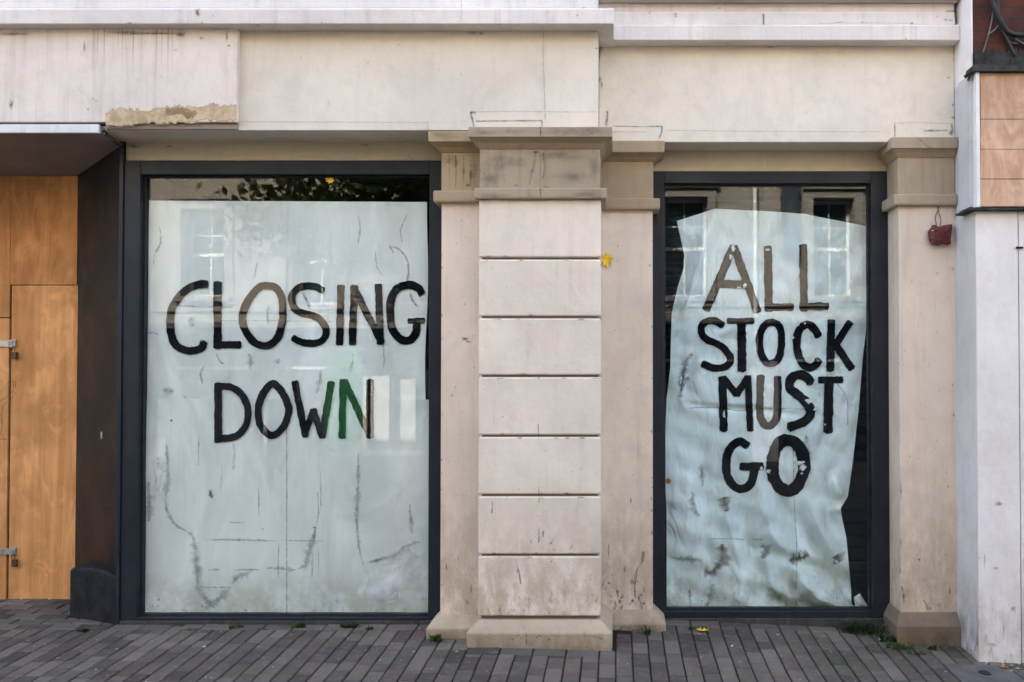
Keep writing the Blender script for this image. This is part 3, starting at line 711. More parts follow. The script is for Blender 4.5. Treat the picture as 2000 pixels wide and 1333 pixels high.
# right-hand pilaster
mb = MB()
x0 = W(1757, 800, YPR).x
mb.box(x0, XR - .0015, YPR, .45, W(1800, 1196, YPR).z - .02, ztop(398, YPR))
wf3 = lambda a, b: YPR - .002
for i, (a, b, rx, ry) in enumerate(((1796, 1094, 2.4, 2.6), (1861, 752, 2.4, 2.4), (1863, 812, 2, 3), (1861, 525, 2, 2), (1777, 892, 2, 2), (1765, 1167, 3, 9), (1762, 1150, 2, 5), (1855, 1155, 2, 8), (1852, 950, 1.5, 2), (1758, 1115, 2, 5), (1759, 1060, 1.4, 8), (1760, 960, 1.4, 20))): blob(mb, a, b, rx, ry, wf3, 1, seed=i)
ribbon(mb, [(1803, 1172), (1809, 1180), (1811, 1192)], 1.6, wf3, 1, .4)
for i in range(10): blob(mb, rr.uniform(1764, 1862), rr.uniform(480, 1190), rr.uniform(.7, 1.6), rr.uniform(.7, 1.6), wf3, 1, 7, seed=i)
WP = mb.build('pilaster', [M['wing'], M['crack'], M['brownsmear']], SH, bevel=.004)
yc, yb_ = YPR - .055, YPR - .035
def exq(mb):
    f = lambda a, b: yc - .002
    ribbon(mb, [(1788, 269), (1800, 276), (1812, 287), (1824, 290)], 1.6, f, 1, .3)
capital(WP, (W(1741, 279, yc).x, XR - .002, W(1753, 340, YPR).x, XR - .002, W(1746, 389, yb_).x, XR - .002),
        (ztop(268, yc), ztop(290, yc), ztop(309, YPR), ztop(379, yb_), ztop(401, yb_)), (yc, YPR, yb_), [M['tan'], M['hair']], yb=.40, extra=exq)
plinth(WP, 1752, 1870, 1757, 1870, 1196, 1222, YPR - .06, YPR - .003, M['darkplinth'], inner=(None, XR - .002), yb=.42)

# shop windows
def shop_window(px, py, inner, yf, depth, sillpy, name='shop_window'):
    x0, x1 = W(px[0], 760, yf).x, W(px[1], 760, yf).x; z1, z0 = ztop(py[0], yf), ztop(py[1], yf)
    a0, a1 = W(inner[0], 760, yf).x, W(inner[1], 760, yf).x; b1, b0 = ztop(inner[2], yf), ztop(inner[3], yf)
    mb = MB()
    mb.box(x0, a0, yf, yf + depth, z0, z1); mb.box(a1, x1, yf, yf + depth, z0, z1)
    mb.box(a0 + .0005, a1 - .0005, yf + .001, yf + depth, b1, z1 - .0005); mb.box(a0 + .0005, a1 - .0005, yf + .001, yf + depth, z0 + .0005, b0)
    # black glazing bead
    g_ = .012; yg = yf + .055
    for bx in ((a0, a0 + g_, b0, b1), (a1 - g_, a1, b0, b1), (a0 + g_, a1 - g_, b1 - g_, b1), (a0 + g_, a1 - g_, b0, b0 + g_)): mb.box(bx[0], bx[1], yg - .012, yf + depth - .002, bx[2], bx[3], 1)
    f = mb.build('window_frame', [M['frame'], M['gasket']], SH, bevel=.003)
    mb = MB(); mb.box(a0 + .004, a1 - .004, yg, yg + .008, b0 + .004, b1 - .004)
    mb.build('pane', M['glass'], f)
    mb = MB(); mb.loft([(z0 - .40, x0 - .0, x1, yf - .012, yf + depth), (z0 - .001, x0, x1, yf - .012, yf + depth)])
    mb.build('sill', M['sill'], f, bevel=.004)
    return f, yg, (a0, a1, b0, b1)
winL, YGLASS_L, EL_ = shop_window((239, 872), (314, 1212), (270, 838, 341, 1207), YGL, .085, 1217)
winR, YGLASS_R, ER_ = shop_window((1268, 1745), (335, 1207), (1297, 1703, 358, 1195), YGR, .085, 1213)

# dark room behind, kept closed
mb = MB()
def quadbox(x0, x1, y0, y1, z0, z1):
    mb.box(x0, x1, y1, y1 + .1, z0, z1); mb.box(x0 - .1, x0, y0, y1, z0, z1); mb.box(x1, x1 + .1, y0, y1, z0, z1); mb.box(x0, x1, y0, y1, z0 - .1, z0); mb.box(x0, x1, y0, y1, z1, z1 + .1)
quadbox(-3.20, -.98, .10, 3.2, .0, 3.02)
quadbox(.10, 2.10, .30, 3.2, -.04, 3.02)
mb.build('interior', M['inside'], SH)

# splayed return of the entrance, clad in dark panels
S0 = W(239, 760, 0.0); YD = .50; S1 = W(150, 760, YD)
zsf = 3.25
mb = MB()
def plan(pts, z0, z1, m=0):
    A = [mb.vert((x, y, z0)) for x, y in pts]; B = [mb.vert((x, y, z1)) for x, y in pts]; n = len(pts)
    for i in range(n): mb.face([A[i], A[(i + 1) % n], B[(i + 1) % n], B[i]], m)
    mb.face(A[::-1], m); mb.face(B, m)
plan([(S0.x - .002, 0.004), (S0.x - .002, .085), (S1.x + .08, YD + .2), (S1.x, YD + .2), (S1.x, YD), (S0.x - .03, 0.004)], -.3, zsf)
ret = mb.build('return_wall', M['clad'], SH, bevel=.002)
mb = MB()   # corner bead
mb.box(S0.x - .028, S0.x - .003, -.010, .003, -.3, ztop(290, 0))
mb.build('corner_bead', M['frame'], ret, bevel=.002)
mb = MB()   # kick block at the foot of the return, top edge uneven
xl = W(136, 1180, .13).x
P0 = Vector((S0.x - .03, -.004, 0)); P1 = Vector((xl, .13, 0)); off = Vector((0, 0, 0))
n = 14; rings = []
for i in range(n + 1):
    t = i / n; q = P0.lerp(P1, t); back = Vector((max(q.x, xl), YD + .05, 0))
    zt_ = W(180, 1122 - 15 * t - 5 * math.sin(t * 4.5), .06).z - (.02 * max(0, t - .9) * 10)
    rings.append([mb.vert(q + Vector((0, 0, -.3))), mb.vert(q + Vector((0, 0, zt_ - .016))), mb.vert(q + Vector((0, .012, zt_))), mb.vert(back + Vector((0, 0, zt_ + .01))), mb.vert(back + Vector((0, 0, -.3)))])
for A, B in zip(rings, rings[1:]):
    for k in range(5): mb.face([A[k], A[(k + 1) % 5], B[(k + 1) % 5], B[k]])
mb.face(rings[0]); mb.face(rings[-1][::-1])
mb.build('kick_block', M['kick'], ret, bevel=.006)
mb = MB(); q = Vector((S0.x - .03, .004, 0)).lerp(Vector((S1.x, YD, 0)), .36)
mb.box(q.x - .006, q.x + .006, q.y - .006, q.y + .006, W(194, 857, .2).z, W(194, 843, .2).z)
mb.build('bell_push', M['steel'], ret)

# entrance canopy with its brown soffit
YCF = YFL - .02
cx1 = W(197, 253, YCF).x
zf0, zf1 = ztop(260, YCF), ztop(245, YCF)
P_a = W(197, 260, YCF); P_b = W(236, 285, -.0); P_c = W(151, 344, YD); P_d = W(-900, 344, YD); P_e = W(-900, 260, YCF)
mb = MB()
low = [P_e, P_a, P_b, P_c, P_d]; up = [Vector((p.x, p.y, zf1 - .001 + .0)) for p in low]
A = [mb.vert(p) for p in low]; B = [mb.vert(p) for p in up]
mb.face([A[0], A[1], A[2]]); mb.face([A[0], A[2], A[3]]); mb.face([A[0], A[3], A[4]]); mb.face(B)
for i in range(5): mb.face([A[i], A[(i + 1) % 5], B[(i + 1) % 5], B[i]])
can = mb.build('canopy', M['soffit'], SH)
mb = MB(); mb.box(-9, cx1, YCF - .022, YCF - .001, zf0 - .006, zf1); mb.build('canopy_trim', M['canopywhite'], can, bevel=.004)
mb = MB(); mb.box(-9, W(207, 243, YFL).x, YFL - .002, .3, zf1 + .0008, zb2 - .001); mb.build('shadow_gap', M['gap'], can)
mb = MB()   # broken edge trim hanging on the canopy's end
mb.tube([W(199, 252, YCF), W(213, 268, -.16), W(233, 284, -.03)], .012, 6); mb.tube([W(203, 262, YCF), W(222, 276, -.12), W(238, 282, -.04)], .007, 6)
mb.build('edge_trim', M['steel'] if False else simple('dirty_edge_trim', c4(.10, .085, .075), .7, 30, .5), can)

# ------------------------------------------------------------------ plywood hoarding over the entrance
HO = thing('hoarding', (-4.3, YD, 0), 'orange plywood boarding over the recessed shop entrance at the left', 'boarding')
def ply(px0, px1, py0, py1, y, mat, name='board', extra=None):
    mb = MB(); mb.pbox(px0, px1, py0, py1, y, y + .018)
    if extra: extra(mb)
    return mb.build(name, [mat, soft('marker_line', c4(.10, .04, .02), .9), soft('nail_mark', c4(.05, .02, .01), .9)], HO, bevel=.002)
YH = YD + .012
def exb(mb):
    f = lambda a, b: YH - .002
    for i, (a, b) in enumerate(((28, 616), (84, 616), (124, 617), (40, 566), (133, 566), (120, 1090))): blob(mb, a, b, 1.1, 1.1, f, 2, 7, seed=i)
    ribbon(mb, [(22, 746), (30, 745), (30, 757)], .9, f, 1, .3, sharp=True); ribbon(mb, [(26, 748), (27, 759)], .8, f, 1, .3); ribbon(mb, [(19, 768), (25, 765), (31, 770)], .9, f, 1, .3, sharp=True)
    ribbon(mb, [(31, 770), (24, 777), (19, 782)], .9, f, 1, .3, sharp=True)
    ribbon(mb, [(19, 860), (20, 850)], .9, f, 1, .3)
ply(19.5, 151, 558, 1182, YH, M['ply'], extra=exb)
ply(21, 151, 344, 556.5, YH + .004, M['ply2'])
ply(-330, 20, 340, 620, YH + .006, M['ply2'])
def exd(mb):
    f = lambda a, b: YH - .006
    ribbon(mb, [(15, 774), (8, 779), (0, 784)], .9, f, 1, .3, sharp=True); ribbon(mb, [(14, 784), (6, 792), (3, 812), (4, 838), (0, 850)], 1.2, f, 1, .3, sharp=True); ribbon(mb, [(0, 858), (14, 858)], .9, f, 1, .3)
door = ply(-200, 14.5, 622, 1182, YH - .004, M['ply'], name='door', extra=exd)
mb = MB(); mb.pbox(-205, 19, 618, 1182, YH + .0205, YH + .03); mb.build('backing', M['gap'], HO)
for py in (672, 1078):
    h = MB(); h.pbox(-60, 17, py - 6, py + 6, YH - .016, YH - .0055)
    hp = h.build('hasp', M['steel'], HO, bevel=.002)
    h = MB(); h.pbox(18, 30, py - 8, py + 7, YH - .014, YH - .0005); c = W(24, py - 1, YH - .02)
    h.tube([c + Vector((-.012, 0, .014)), c + Vector((-.008, -.016, 0)), c + Vector((0, -.018, -.004)), c + Vector((.010, -.012, .004)), c + Vector((.014, 0, .016))], .004, 6, 0)
    h.build('staple', M['steel'], hp, bevel=.001)
    h = MB(); h.pbox(22, 31, py + 16, py + 30, YH - .030, YH - .010); c = W(26, py + 10, YH - .02)
    h.tube([c + Vector((-.010, 0, -.02)), c + Vector((-.010, 0, .01)), c + Vector((0, 0, .022)), c + Vector((.010, 0, .01)), c + Vector((.010, 0, -.02))], .003, 6)
    h.build('padlock', M['lock'], hp, bevel=.003)
mb = MB(); mb.box(-6.3, S1.x + .05, YH + .04, YH + .12, -.3, 3.30); mb.build('frame', M['gap'], HO)

# ------------------------------------------------------------------ papers in the windows
YPL = YGLASS_L + .030
def paperL_depth(px, py):
    return YPL + .006 * math.sin(px * .021 + 1.3) * math.sin(py * .013) + .004 * math.sin(px * .05 + py * .017)
def sheet(mb, left, right, top, bottom, depth, nx=40, nz=60, m=0):
    """left/right: x as a function of py; top/bottom: y as a function of px"""
    ids = {}
    for j in range(nz + 1):
        for i in range(nx + 1):
            u, v = i / nx, j / nz
            y = top(u) + (bottom(u) - top(u)) * v
            x = left(y) + (right(y) - left(y)) * u
            ids[i, j] = mb.vert(W(x, y, depth(x, y)))
    for j in range(nz):
        for i in range(nx): mb.face([ids[i, j], ids[i + 1, j], ids[i + 1, j + 1], ids[i, j + 1]], m)
mb = MB()
sheet(mb, lambda y: 279 - .004 * (y - 393), lambda y: 836 - .012 * (y - 393) - 2 * math.sin(y * .02), lambda u: 392 + 3 * u, lambda u: 800, paperL_depth)
d1 = lambda a, b: paperL_depth(a, b) - .0035
def smears(mb, L, d):
    for pts, wd, m in L: ribbon(mb, pts, wd, d, m, .5, taper=True, step=3)
smears(mb, [([(764, 480), (785, 492), (797, 515), (796, 545), (790, 562)], 3.2, 2), ([(733, 490), (736, 520), (748, 540)], 2.2, 2), ([(759, 478), (770, 495)], 3, 2),
    ([(310, 440), (314, 470), (302, 500), (300, 520)], 2.6, 1), ([(795, 420), (782, 450), (786, 475)], 2.4, 1), ([(590, 570), (600, 590), (606, 605)], 3.6, 2), ([(800, 570), (805, 585), (816, 600)], 3, 2),
    ([(525, 595), (522, 615), (524, 635)], 3.5, 1), ([(422, 690), (428, 705), (438, 712)], 3.4, 1), ([(487, 690), (490, 710), (488, 722)], 6, 1), ([(690, 690), (688, 710), (684, 728)], 3, 1), ([(545, 700), (542, 712)], 8, 1),
    ([(748, 660), (750, 700), (748, 722)], 3, 2), ([(318, 760), (330, 765), (340, 762)], 10, 1), ([(400, 712), (392, 730), (396, 752)], 2.6, 1), ([(355, 770), (365, 780), (372, 784)], 2.2, 1), ([(627, 725), (624, 745), (618, 770)], 5, 1),
    ([(285, 652), (300, 650), (310, 655)], 2.2, 1), ([(496, 545), (500, 525), (503, 512)], 1.8, 2), ([(372, 620), (376, 640)], 8, 1), ([(700, 420), (703, 450), (699, 480)], 2, 1)], d1)
ribbon(mb, [(345, 597), (400, 600), (455, 600)], 2.0, d1, 1, .4)  # mirrored sill band painted on the paper as a grey line
ribbon(mb, [(430, 627), (520, 627), (650, 628)], 1.2, d1, 2, .5)
pap1 = mb.build('window_paper', [M['paperL'], M['smear'], M['smear2']], origin=W(560, 800, YPL), smooth=True)
tag(pap1, 'upper whitewashed paper with CLOSING DOWN painted in black behind the wider window', 'paper sheet')
mb = MB()
dlow = lambda a, b: paperL_depth(a, b) - .005
sheet(mb, lambda y: 277 - .010 * (y - 780), lambda y: 839 - .006 * (y - 780), lambda u: 779 + 2 * u, lambda u: 1210, dlow)
d2 = lambda a, b: dlow(a, b) - .0035
smears(mb, [([(432, 905), (433, 930), (430, 960)], 1.4, 1), ([(325, 865), (328, 930), (324, 985), (338, 1020), (366, 1040)], 6, 1), ([(366, 1040), (378, 1055), (384, 1110), (388, 1150), (400, 1170), (420, 1190)], 10, 1),
    ([(390, 1146), (415, 1148), (450, 1147)], 2.0, 2), ([(452, 1140), (468, 1125), (492, 1116)], 7, 1), ([(616, 1032), (610, 1060), (602, 1085), (596, 1105), (580, 1112)], 9, 1), ([(617, 1030), (612, 1055)], 3, 2),
    ([(700, 885), (699, 960), (697, 1020), (702, 1075), (710, 1105)], 6, 1), ([(718, 1100), (745, 1092), (770, 1085), (800, 1065), (822, 1058)], 7, 1), ([(720, 1098), (740, 1094), (756, 1090)], 3, 2),
    ([(400, 1055), (470, 1055), (540, 1057)], 2.6, 2), ([(556, 1056), (630, 1057)], 1.8, 2), ([(446, 1021), (477, 1021)], 2.2, 2), ([(406, 1113), (430, 1113)], 2.2, 2), ([(455, 1114), (508, 1113)], 2.2, 2), ([(520, 1110), (560, 1112), (580, 1114)], 5, 1),
    ([(620, 960), (622, 1000), (616, 1030)], 2, 1), ([(626, 920), (627, 1000)], 1.8, 2), ([(455, 865), (458, 890), (456, 920)], 4, 1), ([(388, 850), (388, 910)], 2.0, 1), ([(545, 1060), (543, 1110), (546, 1130)], 1.6, 1),
    ([(800, 985), (803, 1020), (806, 1045)], 4, 1), ([(610, 1080), (609, 1130)], 1.5, 2), ([(622, 1070), (622, 1125)], 1.3, 2), ([(505, 950), (506, 1010)], 1.6, 1), ([(400, 1190), (420, 1175), (440, 1160), (450, 1146)], 9, 1), ([(290, 940), (292, 990), (290, 1020)], 9, 1)], d2)
ribbon(mb, [(560, 800), (560, 1000), (560, 1200)], 1.8, d2, 2, .3)
for i, (a, b, rx, ry, m) in enumerate(((411, 965, 3.5, 5, 3), (414, 970, 2, 3, 3), (513, 1034, 3, 1.5, 3), (614, 1031, 4, 2, 3), (335, 822, 2.2, 2.2, 3), (310, 1172, 2, 2, 3), (395, 1185, 2, 2, 3), (765, 1130, 46, 40, 4), (748, 1150, 40, 22, 4), (800, 1100, 24, 30, 4), (310, 930, 10, 40, 4))): blob(mb, a, b, rx, ry, lambda p, q: d2(p, q) - .0006 * (i % 4), m, 14, seed=i)
pap2 = mb.build('window_paper', [M['paperL2'], M['smear'], M['smear2'], soft('black_spot', c4(.02, .02, .02), 1.0), M['bright_reflection']], origin=W(560, 1190, YPL), smooth=True)
tag(pap2, 'lower blank whitewashed paper streaked with damp under the words CLOSING DOWN', 'paper sheet')

# crumpled sheet in the narrower window
YPS = YGLASS_R + .12
def interp(tab, t):
    if t <= tab[0][0]: return tab[0][1]
    for (a, b), (c, d) in zip(tab, tab[1:]):
        if t <= c: return b + (d - b) * (t - a) / (c - a)
    return tab[-1][1]
LEFT = [(408, 1322), (432, 1322), (500, 1337), (525, 1335), (560, 1324), (612, 1312), (720, 1309), (780, 1302), (900, 1297), (1000, 1302), (1194, 1302)]
RIGHT = [(418, 1697), (442, 1697), (640, 1692), (700, 1685), (800, 1677), (900, 1666), (970, 1656), (993, 1642), (1010, 1644), (1050, 1653), (1150, 1662), (1180, 1663), (1194, 1684)]
TOP = [(0, 432), (.2, 408), (.52, 414), (.68, 419), (.75, 425), (1, 443)]
# folds: (polyline, half-width px, height m) ; + = towards the glass
FOLDS = [([(1396, 408), (1352, 560), (1330, 650)], 16, .016), ([(1330, 640), (1340, 760), (1310, 820)], 22, -.012), ([(1345, 790), (1400, 798), (1470, 800), (1560, 812)], 7, -.012),
    ([(1345, 690), (1325, 760), (1335, 790)], 14, .013), ([(1370, 660), (1345, 720), (1330, 770)], 10, -.012), ([(1440, 640), (1400, 655), (1372, 700)], 12, .011),
    ([(1560, 440), (1545, 520), (1550, 600)], 22, .008), ([(1430, 430), (1440, 520)], 20, .008), ([(1600, 640), (1610, 760), (1612, 860)], 22, .010), ([(1640, 650), (1628, 760), (1600, 900)], 12, -.009),
    ([(1415, 930), (1420, 1010), (1440, 1090)], 16, .011), ([(1465, 980), (1462, 1060), (1478, 1120)], 14, -.015), ([(1490, 960), (1505, 1040), (1560, 1120)], 14, .013), ([(1520, 960), (1545, 1020), (1552, 1200)], 10, -.013),
    ([(1556, 1010), (1590, 1060), (1640, 1130), (1665, 1170)], 13, -.018), ([(1575, 975), (1610, 1050), (1645, 1110)], 14, .017), ([(1600, 930), (1622, 1000), (1640, 1060)], 14, -.015), ([(1630, 930), (1640, 975)], 12, .015), ([(1625, 998), (1650, 992)], 8, .012),
    ([(1470, 1070), (1510, 1080), (1552, 1095), (1600, 1110), (1640, 1150)], 12, -.016), ([(1500, 1090), (1505, 1140), (1540, 1180)], 14, .015), ([(1512, 1165), (1540, 1185), (1580, 1180)], 12, -.014), ([(1560, 1130), (1600, 1170), (1640, 1185)], 14, .018), ([(1552, 1150), (1580, 1185), (1620, 1195)], 10, -.018),
    ([(1380, 1040), (1385, 1100), (1370, 1130)], 16, -.008), ([(1440, 1060), (1450, 1130), (1445, 1180)], 18, .009), ([(1340, 900), (1345, 1000), (1335, 1060)], 26, .008), ([(1370, 860), (1372, 960), (1378, 1020)], 16, -.008)]
def seg_d(p, a, b):
    vx, vy = b[0] - a[0], b[1] - a[1]; t = max(0, min(1, ((p[0] - a[0]) * vx + (p[1] - a[1]) * vy) / (vx * vx + vy * vy)))
    return math.hypot(p[0] - a[0] - vx * t, p[1] - a[1] - vy * t), t
def paperR_depth(px, py):
    h = .004 * math.sin(px * .017 + py * .006) + .003 * math.sin(px * .041 - py * .023 + 1) + .0015 * math.sin(px * .11 + py * .07) + .0012 * math.sin(px * .05 - py * .13)
    for line, hw, ht in FOLDS:
        best = 1e9; n = len(line) - 1; tt = 0
        for i in range(n):
            d, t = seg_d((px, py), line[i], line[i + 1])
            if d < best: best = d; tt = (i + t) / n
        if best < hw * 3:
            k = max(0, 1 - best / (hw * 1.5)); k = k * k * (3 - 2 * k) if ht < 0 else k ** 1.3
            h += ht * k * min(1, .35 + 2.2 * min(tt, 1 - tt))
    low = max(0, min(1, (py - 950) / 220))
    h *= 1 + .55 * low
    return min(YPS + .20, max(YGLASS_R + .014, YPS - h * 3.2))
mb = MB()
sheet(mb, lambda y: interp(LEFT, y), lambda y: interp(RIGHT, y), lambda u: interp(TOP, u), lambda u: 1194 + 1.5 * math.sin(u * 14) - 3 * u, paperR_depth, 110, 210)
d3 = lambda a, b: paperR_depth(a, b) - .003
smears(mb, [([(1410, 1062), (1412, 1090), (1400, 1110)], 17, 3), ([(1404, 1100), (1390, 1118), (1374, 1116)], 17, 3), ([(1486, 1065), (1496, 1076), (1488, 1092)], 14, 3), ([(1540, 1095), (1565, 1090), (1580, 1082)], 16, 3), ([(1630, 1085), (1640, 1100)], 18, 3),
    ([(1352, 690), (1338, 712), (1330, 765)], 9, 3), ([(1345, 735), (1332, 760), (1328, 778)], 8, 2), ([(1310, 1090), (1340, 1092), (1372, 1095)], 8, 1), ([(1346, 1150), (1350, 1190)], 5, 1), ([(1395, 1140), (1380, 1190)], 8, 1),
    ([(1352, 960), (1355, 990), (1368, 1010)], 9, 1), ([(1415, 970), (1420, 1000)], 13, 3), ([(1530, 1190), (1538, 1180)], 4, 2), ([(1518, 1165), (1528, 1172)], 6, 2), ([(1574, 850), (1580, 900), (1584, 930)], 8, 1), ([(1370, 905), (1372, 950)], 5, 1)], d3)
ribbon(mb, [(1385, 1053), (1420, 1053), (1454, 1054)], 1.6, d3, 2, .3); ribbon(mb, [(1470, 1054), (1490, 1054)], 1.6, d3, 2, .3)
ribbon(mb, [(1345, 798), (1370, 796), (1400, 797), (1445, 803)], 2.2, d3, 2, .5, taper=True); ribbon(mb, [(1445, 803), (1520, 798), (1575, 800)], 1.4, d3, 2, .5)
ribbon(mb, [(1635, 750), (1654, 780), (1655, 830)], 1.6, d3, 1, .4); ribbon(mb, [(1549, 870), (1552, 1000), (1556, 1080), (1553, 1190)], 1.6, d3, 1, .4)
for i, (a, b, rx, ry) in enumerate(((1562, 904, 9, 4), (1569, 912, 6, 6), (1551, 913, 5, 3), (1432, 486, 4, 7), (1427, 500, 3, 6), (1581, 784, 9, 4), (1593, 800, 4, 4), (1414, 812, 3, 9), (1572, 632, 2, 2), (1501, 921, 5, 4), (1441, 562, 9, 2.5), (1454, 557, 5, 4), (1500, 488, 5, 2), (1559, 632, 2, 5), (1611, 830, 2, 2), (1548, 660, 3, 3), (1487, 915, 3, 4), (1600, 770, 2, 4), (1566, 925, 3, 2))): blob(mb, a, b, rx, ry, lambda p, q: paperR_depth(p, q) - .0082, 4, 11, seed=i)
pap3 = mb.build('window_paper', [M['paperR'], M['smear'], M['smear2'], M['brownsmear'], soft('flaked_paint', c4(.70, .78, .79), 1.0, 60, True)], origin=W(1500, 1190, YPS), smooth=True)
tag(pap3, 'crumpled white sheet with ALL STOCK MUST GO painted in black behind the narrower window', 'paper sheet')
# torn scrap at its foot
mb = MB()
rs = random.Random(2)
q = [W(a, b, YPS - .02) for a, b in ((1668, 1168), (1680, 1160), (1692, 1180), (1702, 1188), (1690, 1192), (1672, 1190))]
q = [p + Vector((0, rs.uniform(-.012, .012), 0)) for p in q]; c = W(1683, 1180, YPS - .045)
for i in range(6): mb.poly([q[i], q[(i + 1) % 6], c])
tag(mb.build('torn_scrap', M['scrap'], origin=W(1685, 1192, YPS)), 'small torn white scrap on the sill at the foot of the crumpled sheet', 'scrap')

def letters(parent, words, z, origin, depth):
    """each painted letter is one mesh; strokes lie a hair above one another"""
    for strokes in words:
        mb = MB(); k = 0
        for s in strokes:
            pts, wd = s[0], s[1]; closed = len(s) > 2 and s[2] == 'o'; sharp = len(pts) == 2
            pp = [(origin[0] + a / z, origin[1] + b / z) for a, b in pts]
            kk = k
            ribbon(mb, pp, wd / z, lambda a, b: depth(a, b) - .0058 - .0004 * kk, 0, .09, closed, sharp=sharp, step=3.0, seed=int(pp[0][0] * 7 + pp[0][1]), cuts=7)
            k += 1
            # blunt brush ends
            if not closed:
                for (e, f) in ((pp[0], pp[1]), (pp[-1], pp[-2])):
                    ux, uy = e[0] - f[0], e[1] - f[1]; L = math.hypot(ux, uy); ux /= L; uy /= L
                    r = wd / z / 2; fan = []
                    for j in range(9):
                        an = -math.pi / 2 + math.pi * j / 8
                        rx_, ry_ = math.cos(an) * .32 * r * random.uniform(.7, 1.5), math.sin(an) * r
                        x_, y_ = e[0] + ux * rx_ - uy * ry_, e[1] + uy * rx_ + ux * ry_
                        fan.append(W(x_, y_, depth(x_, y_) - .0058 - .0004 * kk))
                    mb.poly(fan)
        mb.build('painted_letter', M['paint'], parent)
letters(pap1, [
    [([(375, 128), (320, 128), (255, 150), (190, 200), (140, 270), (118, 340), (118, 420), (130, 500), (165, 560), (220, 588), (280, 590), (335, 570), (352, 530)], 56)],
    [([(448, 115), (446, 300), (445, 440), (447, 570)], 60), ([(440, 549), (604, 550)], 52)],
    [([(780, 138), (850, 152), (893, 220), (902, 320), (892, 420), (860, 505), (805, 553), (740, 552), (680, 510), (635, 440), (618, 360), (640, 280), (690, 200), (735, 150)], 54, 'o')],
    [([(1182, 172), (1130, 145), (1060, 140), (1000, 160), (966, 210), (970, 270), (1010, 315), (1090, 342), (1150, 365), (1196, 420), (1203, 470), (1172, 522), (1110, 538), (1040, 533), (972, 503)], 52)],
    [([(1307, 138), (1297, 546)], 52)],
    [([(1400, 140), (1394, 330), (1386, 546)], 54), ([(1395, 150), (1590, 530)], 50), ([(1567, 130), (1575, 300), (1582, 542)], 52)],
    [([(1872, 195), (1840, 150), (1770, 132), (1700, 157), (1662, 220), (1650, 310), (1656, 400), (1682, 470), (1730, 514), (1790, 514), (1828, 470), (1838, 390)], 56), ([(1778, 384), (1886, 380)], 40)],
    [([(450, 822), (450, 1226)], 54), ([(450, 840), (530, 842), (600, 880), (648, 960), (660, 1040), (640, 1120), (590, 1178), (520, 1200), (450, 1202)], 50)],
    [([(830, 820), (890, 870), (937, 970), (940, 1030), (910, 1110), (850, 1177), (800, 1172), (745, 1110), (728, 1020), (745, 930), (785, 860)], 52, 'o')],
    [([(985, 808), (1060, 1186)], 50), ([(1052, 1180), (1115, 1005)], 48), ([(1112, 1000), (1178, 1195)], 48), ([(1175, 1192), (1240, 812)], 50)],
    [([(1322, 795), (1315, 1196)], 52), ([(1330, 800), (1508, 1185)], 50), ([(1510, 798), (1508, 1194)], 54)],
], 3.571, (300, 520), lambda a, b: paperL_depth(a, b) - (.006 if b > 770 else 0))
letters(pap3, [
    [([(605, 568), (418, 1002)], 56), ([(608, 568), (772, 1015)], 56), ([(500, 826), (690, 826)], 56)],
    [([(840, 570), (848, 1008)], 56), ([(830, 982), (1012, 982)], 50)],
    [([(1084, 560), (1088, 1005)], 56), ([(1064, 978), (1252, 978)], 52)]], 3.508, (1260, 320), paperR_depth)
letters(pap3, [
    [([(505, 122), (460, 90), (410, 92), (370, 122), (368, 170), (400, 210), (460, 235), (520, 280), (555, 330), (545, 370), (500, 396), (440, 395), (372, 370)], 48)],
    [([(538, 90), (706, 90)], 38), ([(628, 90), (630, 414)], 58)],
    [([(820, 98), (870, 122), (888, 190), (885, 270), (865, 340), (820, 368), (775, 345), (748, 270), (746, 190), (775, 122)], 48, 'o')],
    [([(1130, 190), (1085, 125), (1045, 115), (1002, 150), (987, 220), (992, 290), (1020, 360), (1065, 396), (1110, 380), (1132, 345)], 52)],
    [([(1212, 88), (1205, 412)], 52), ([(1336, 98), (1222, 270)], 48), ([(1240, 245), (1346, 402)], 52)],
    [([(504, 458), (511, 804)], 54), ([(508, 462), (597, 570)], 46), ([(594, 572), (672, 458)], 46), ([(668, 450), (685, 804)], 46)],
    [([(752, 448), (746, 680), (766, 750), (800, 775), (840, 750), (860, 680), (862, 455)], 50)],
    [([(1082, 492), (1040, 450), (980, 446), (942, 482), (946, 530), (990, 570), (1050, 620), (1078, 680), (1055, 730), (1000, 762), (935, 782)], 62)],
    [([(1132, 476), (1282, 474)], 46), ([(1196, 474), (1190, 812)], 62)],
    [([(668, 904), (625, 876), (575, 897), (540, 950), (528, 1030), (540, 1110), (580, 1168), (630, 1184), (680, 1158), (706, 1100), (710, 1050)], 54), ([(622, 1040), (766, 1036)], 50)],
    [([(920, 866), (985, 892), (1028, 970), (1033, 1060), (1005, 1140), (950, 1194), (890, 1182), (842, 1120), (828, 1030), (842, 940), (878, 886)], 80, 'o')]], 3.332, (1260, 600), paperR_depth)

# slatted roller blind in the dark behind the crumpled sheet
mb = MB(); z = -.02; x0, x1 = .16, 2.06
while z < 2.96:
    mb.loft([(z, x0, x1, .62, .66), (z + .03, x0, x1, .605, .66), (z + .088, x0, x1, .62, .66)]); z += .092
bl = tag(mb.build('roller_blind', M['interiorshutter'], origin=(1.1, .64, -.02)), 'dark slatted roller blind lowered behind the crumpled sheet', 'blind')

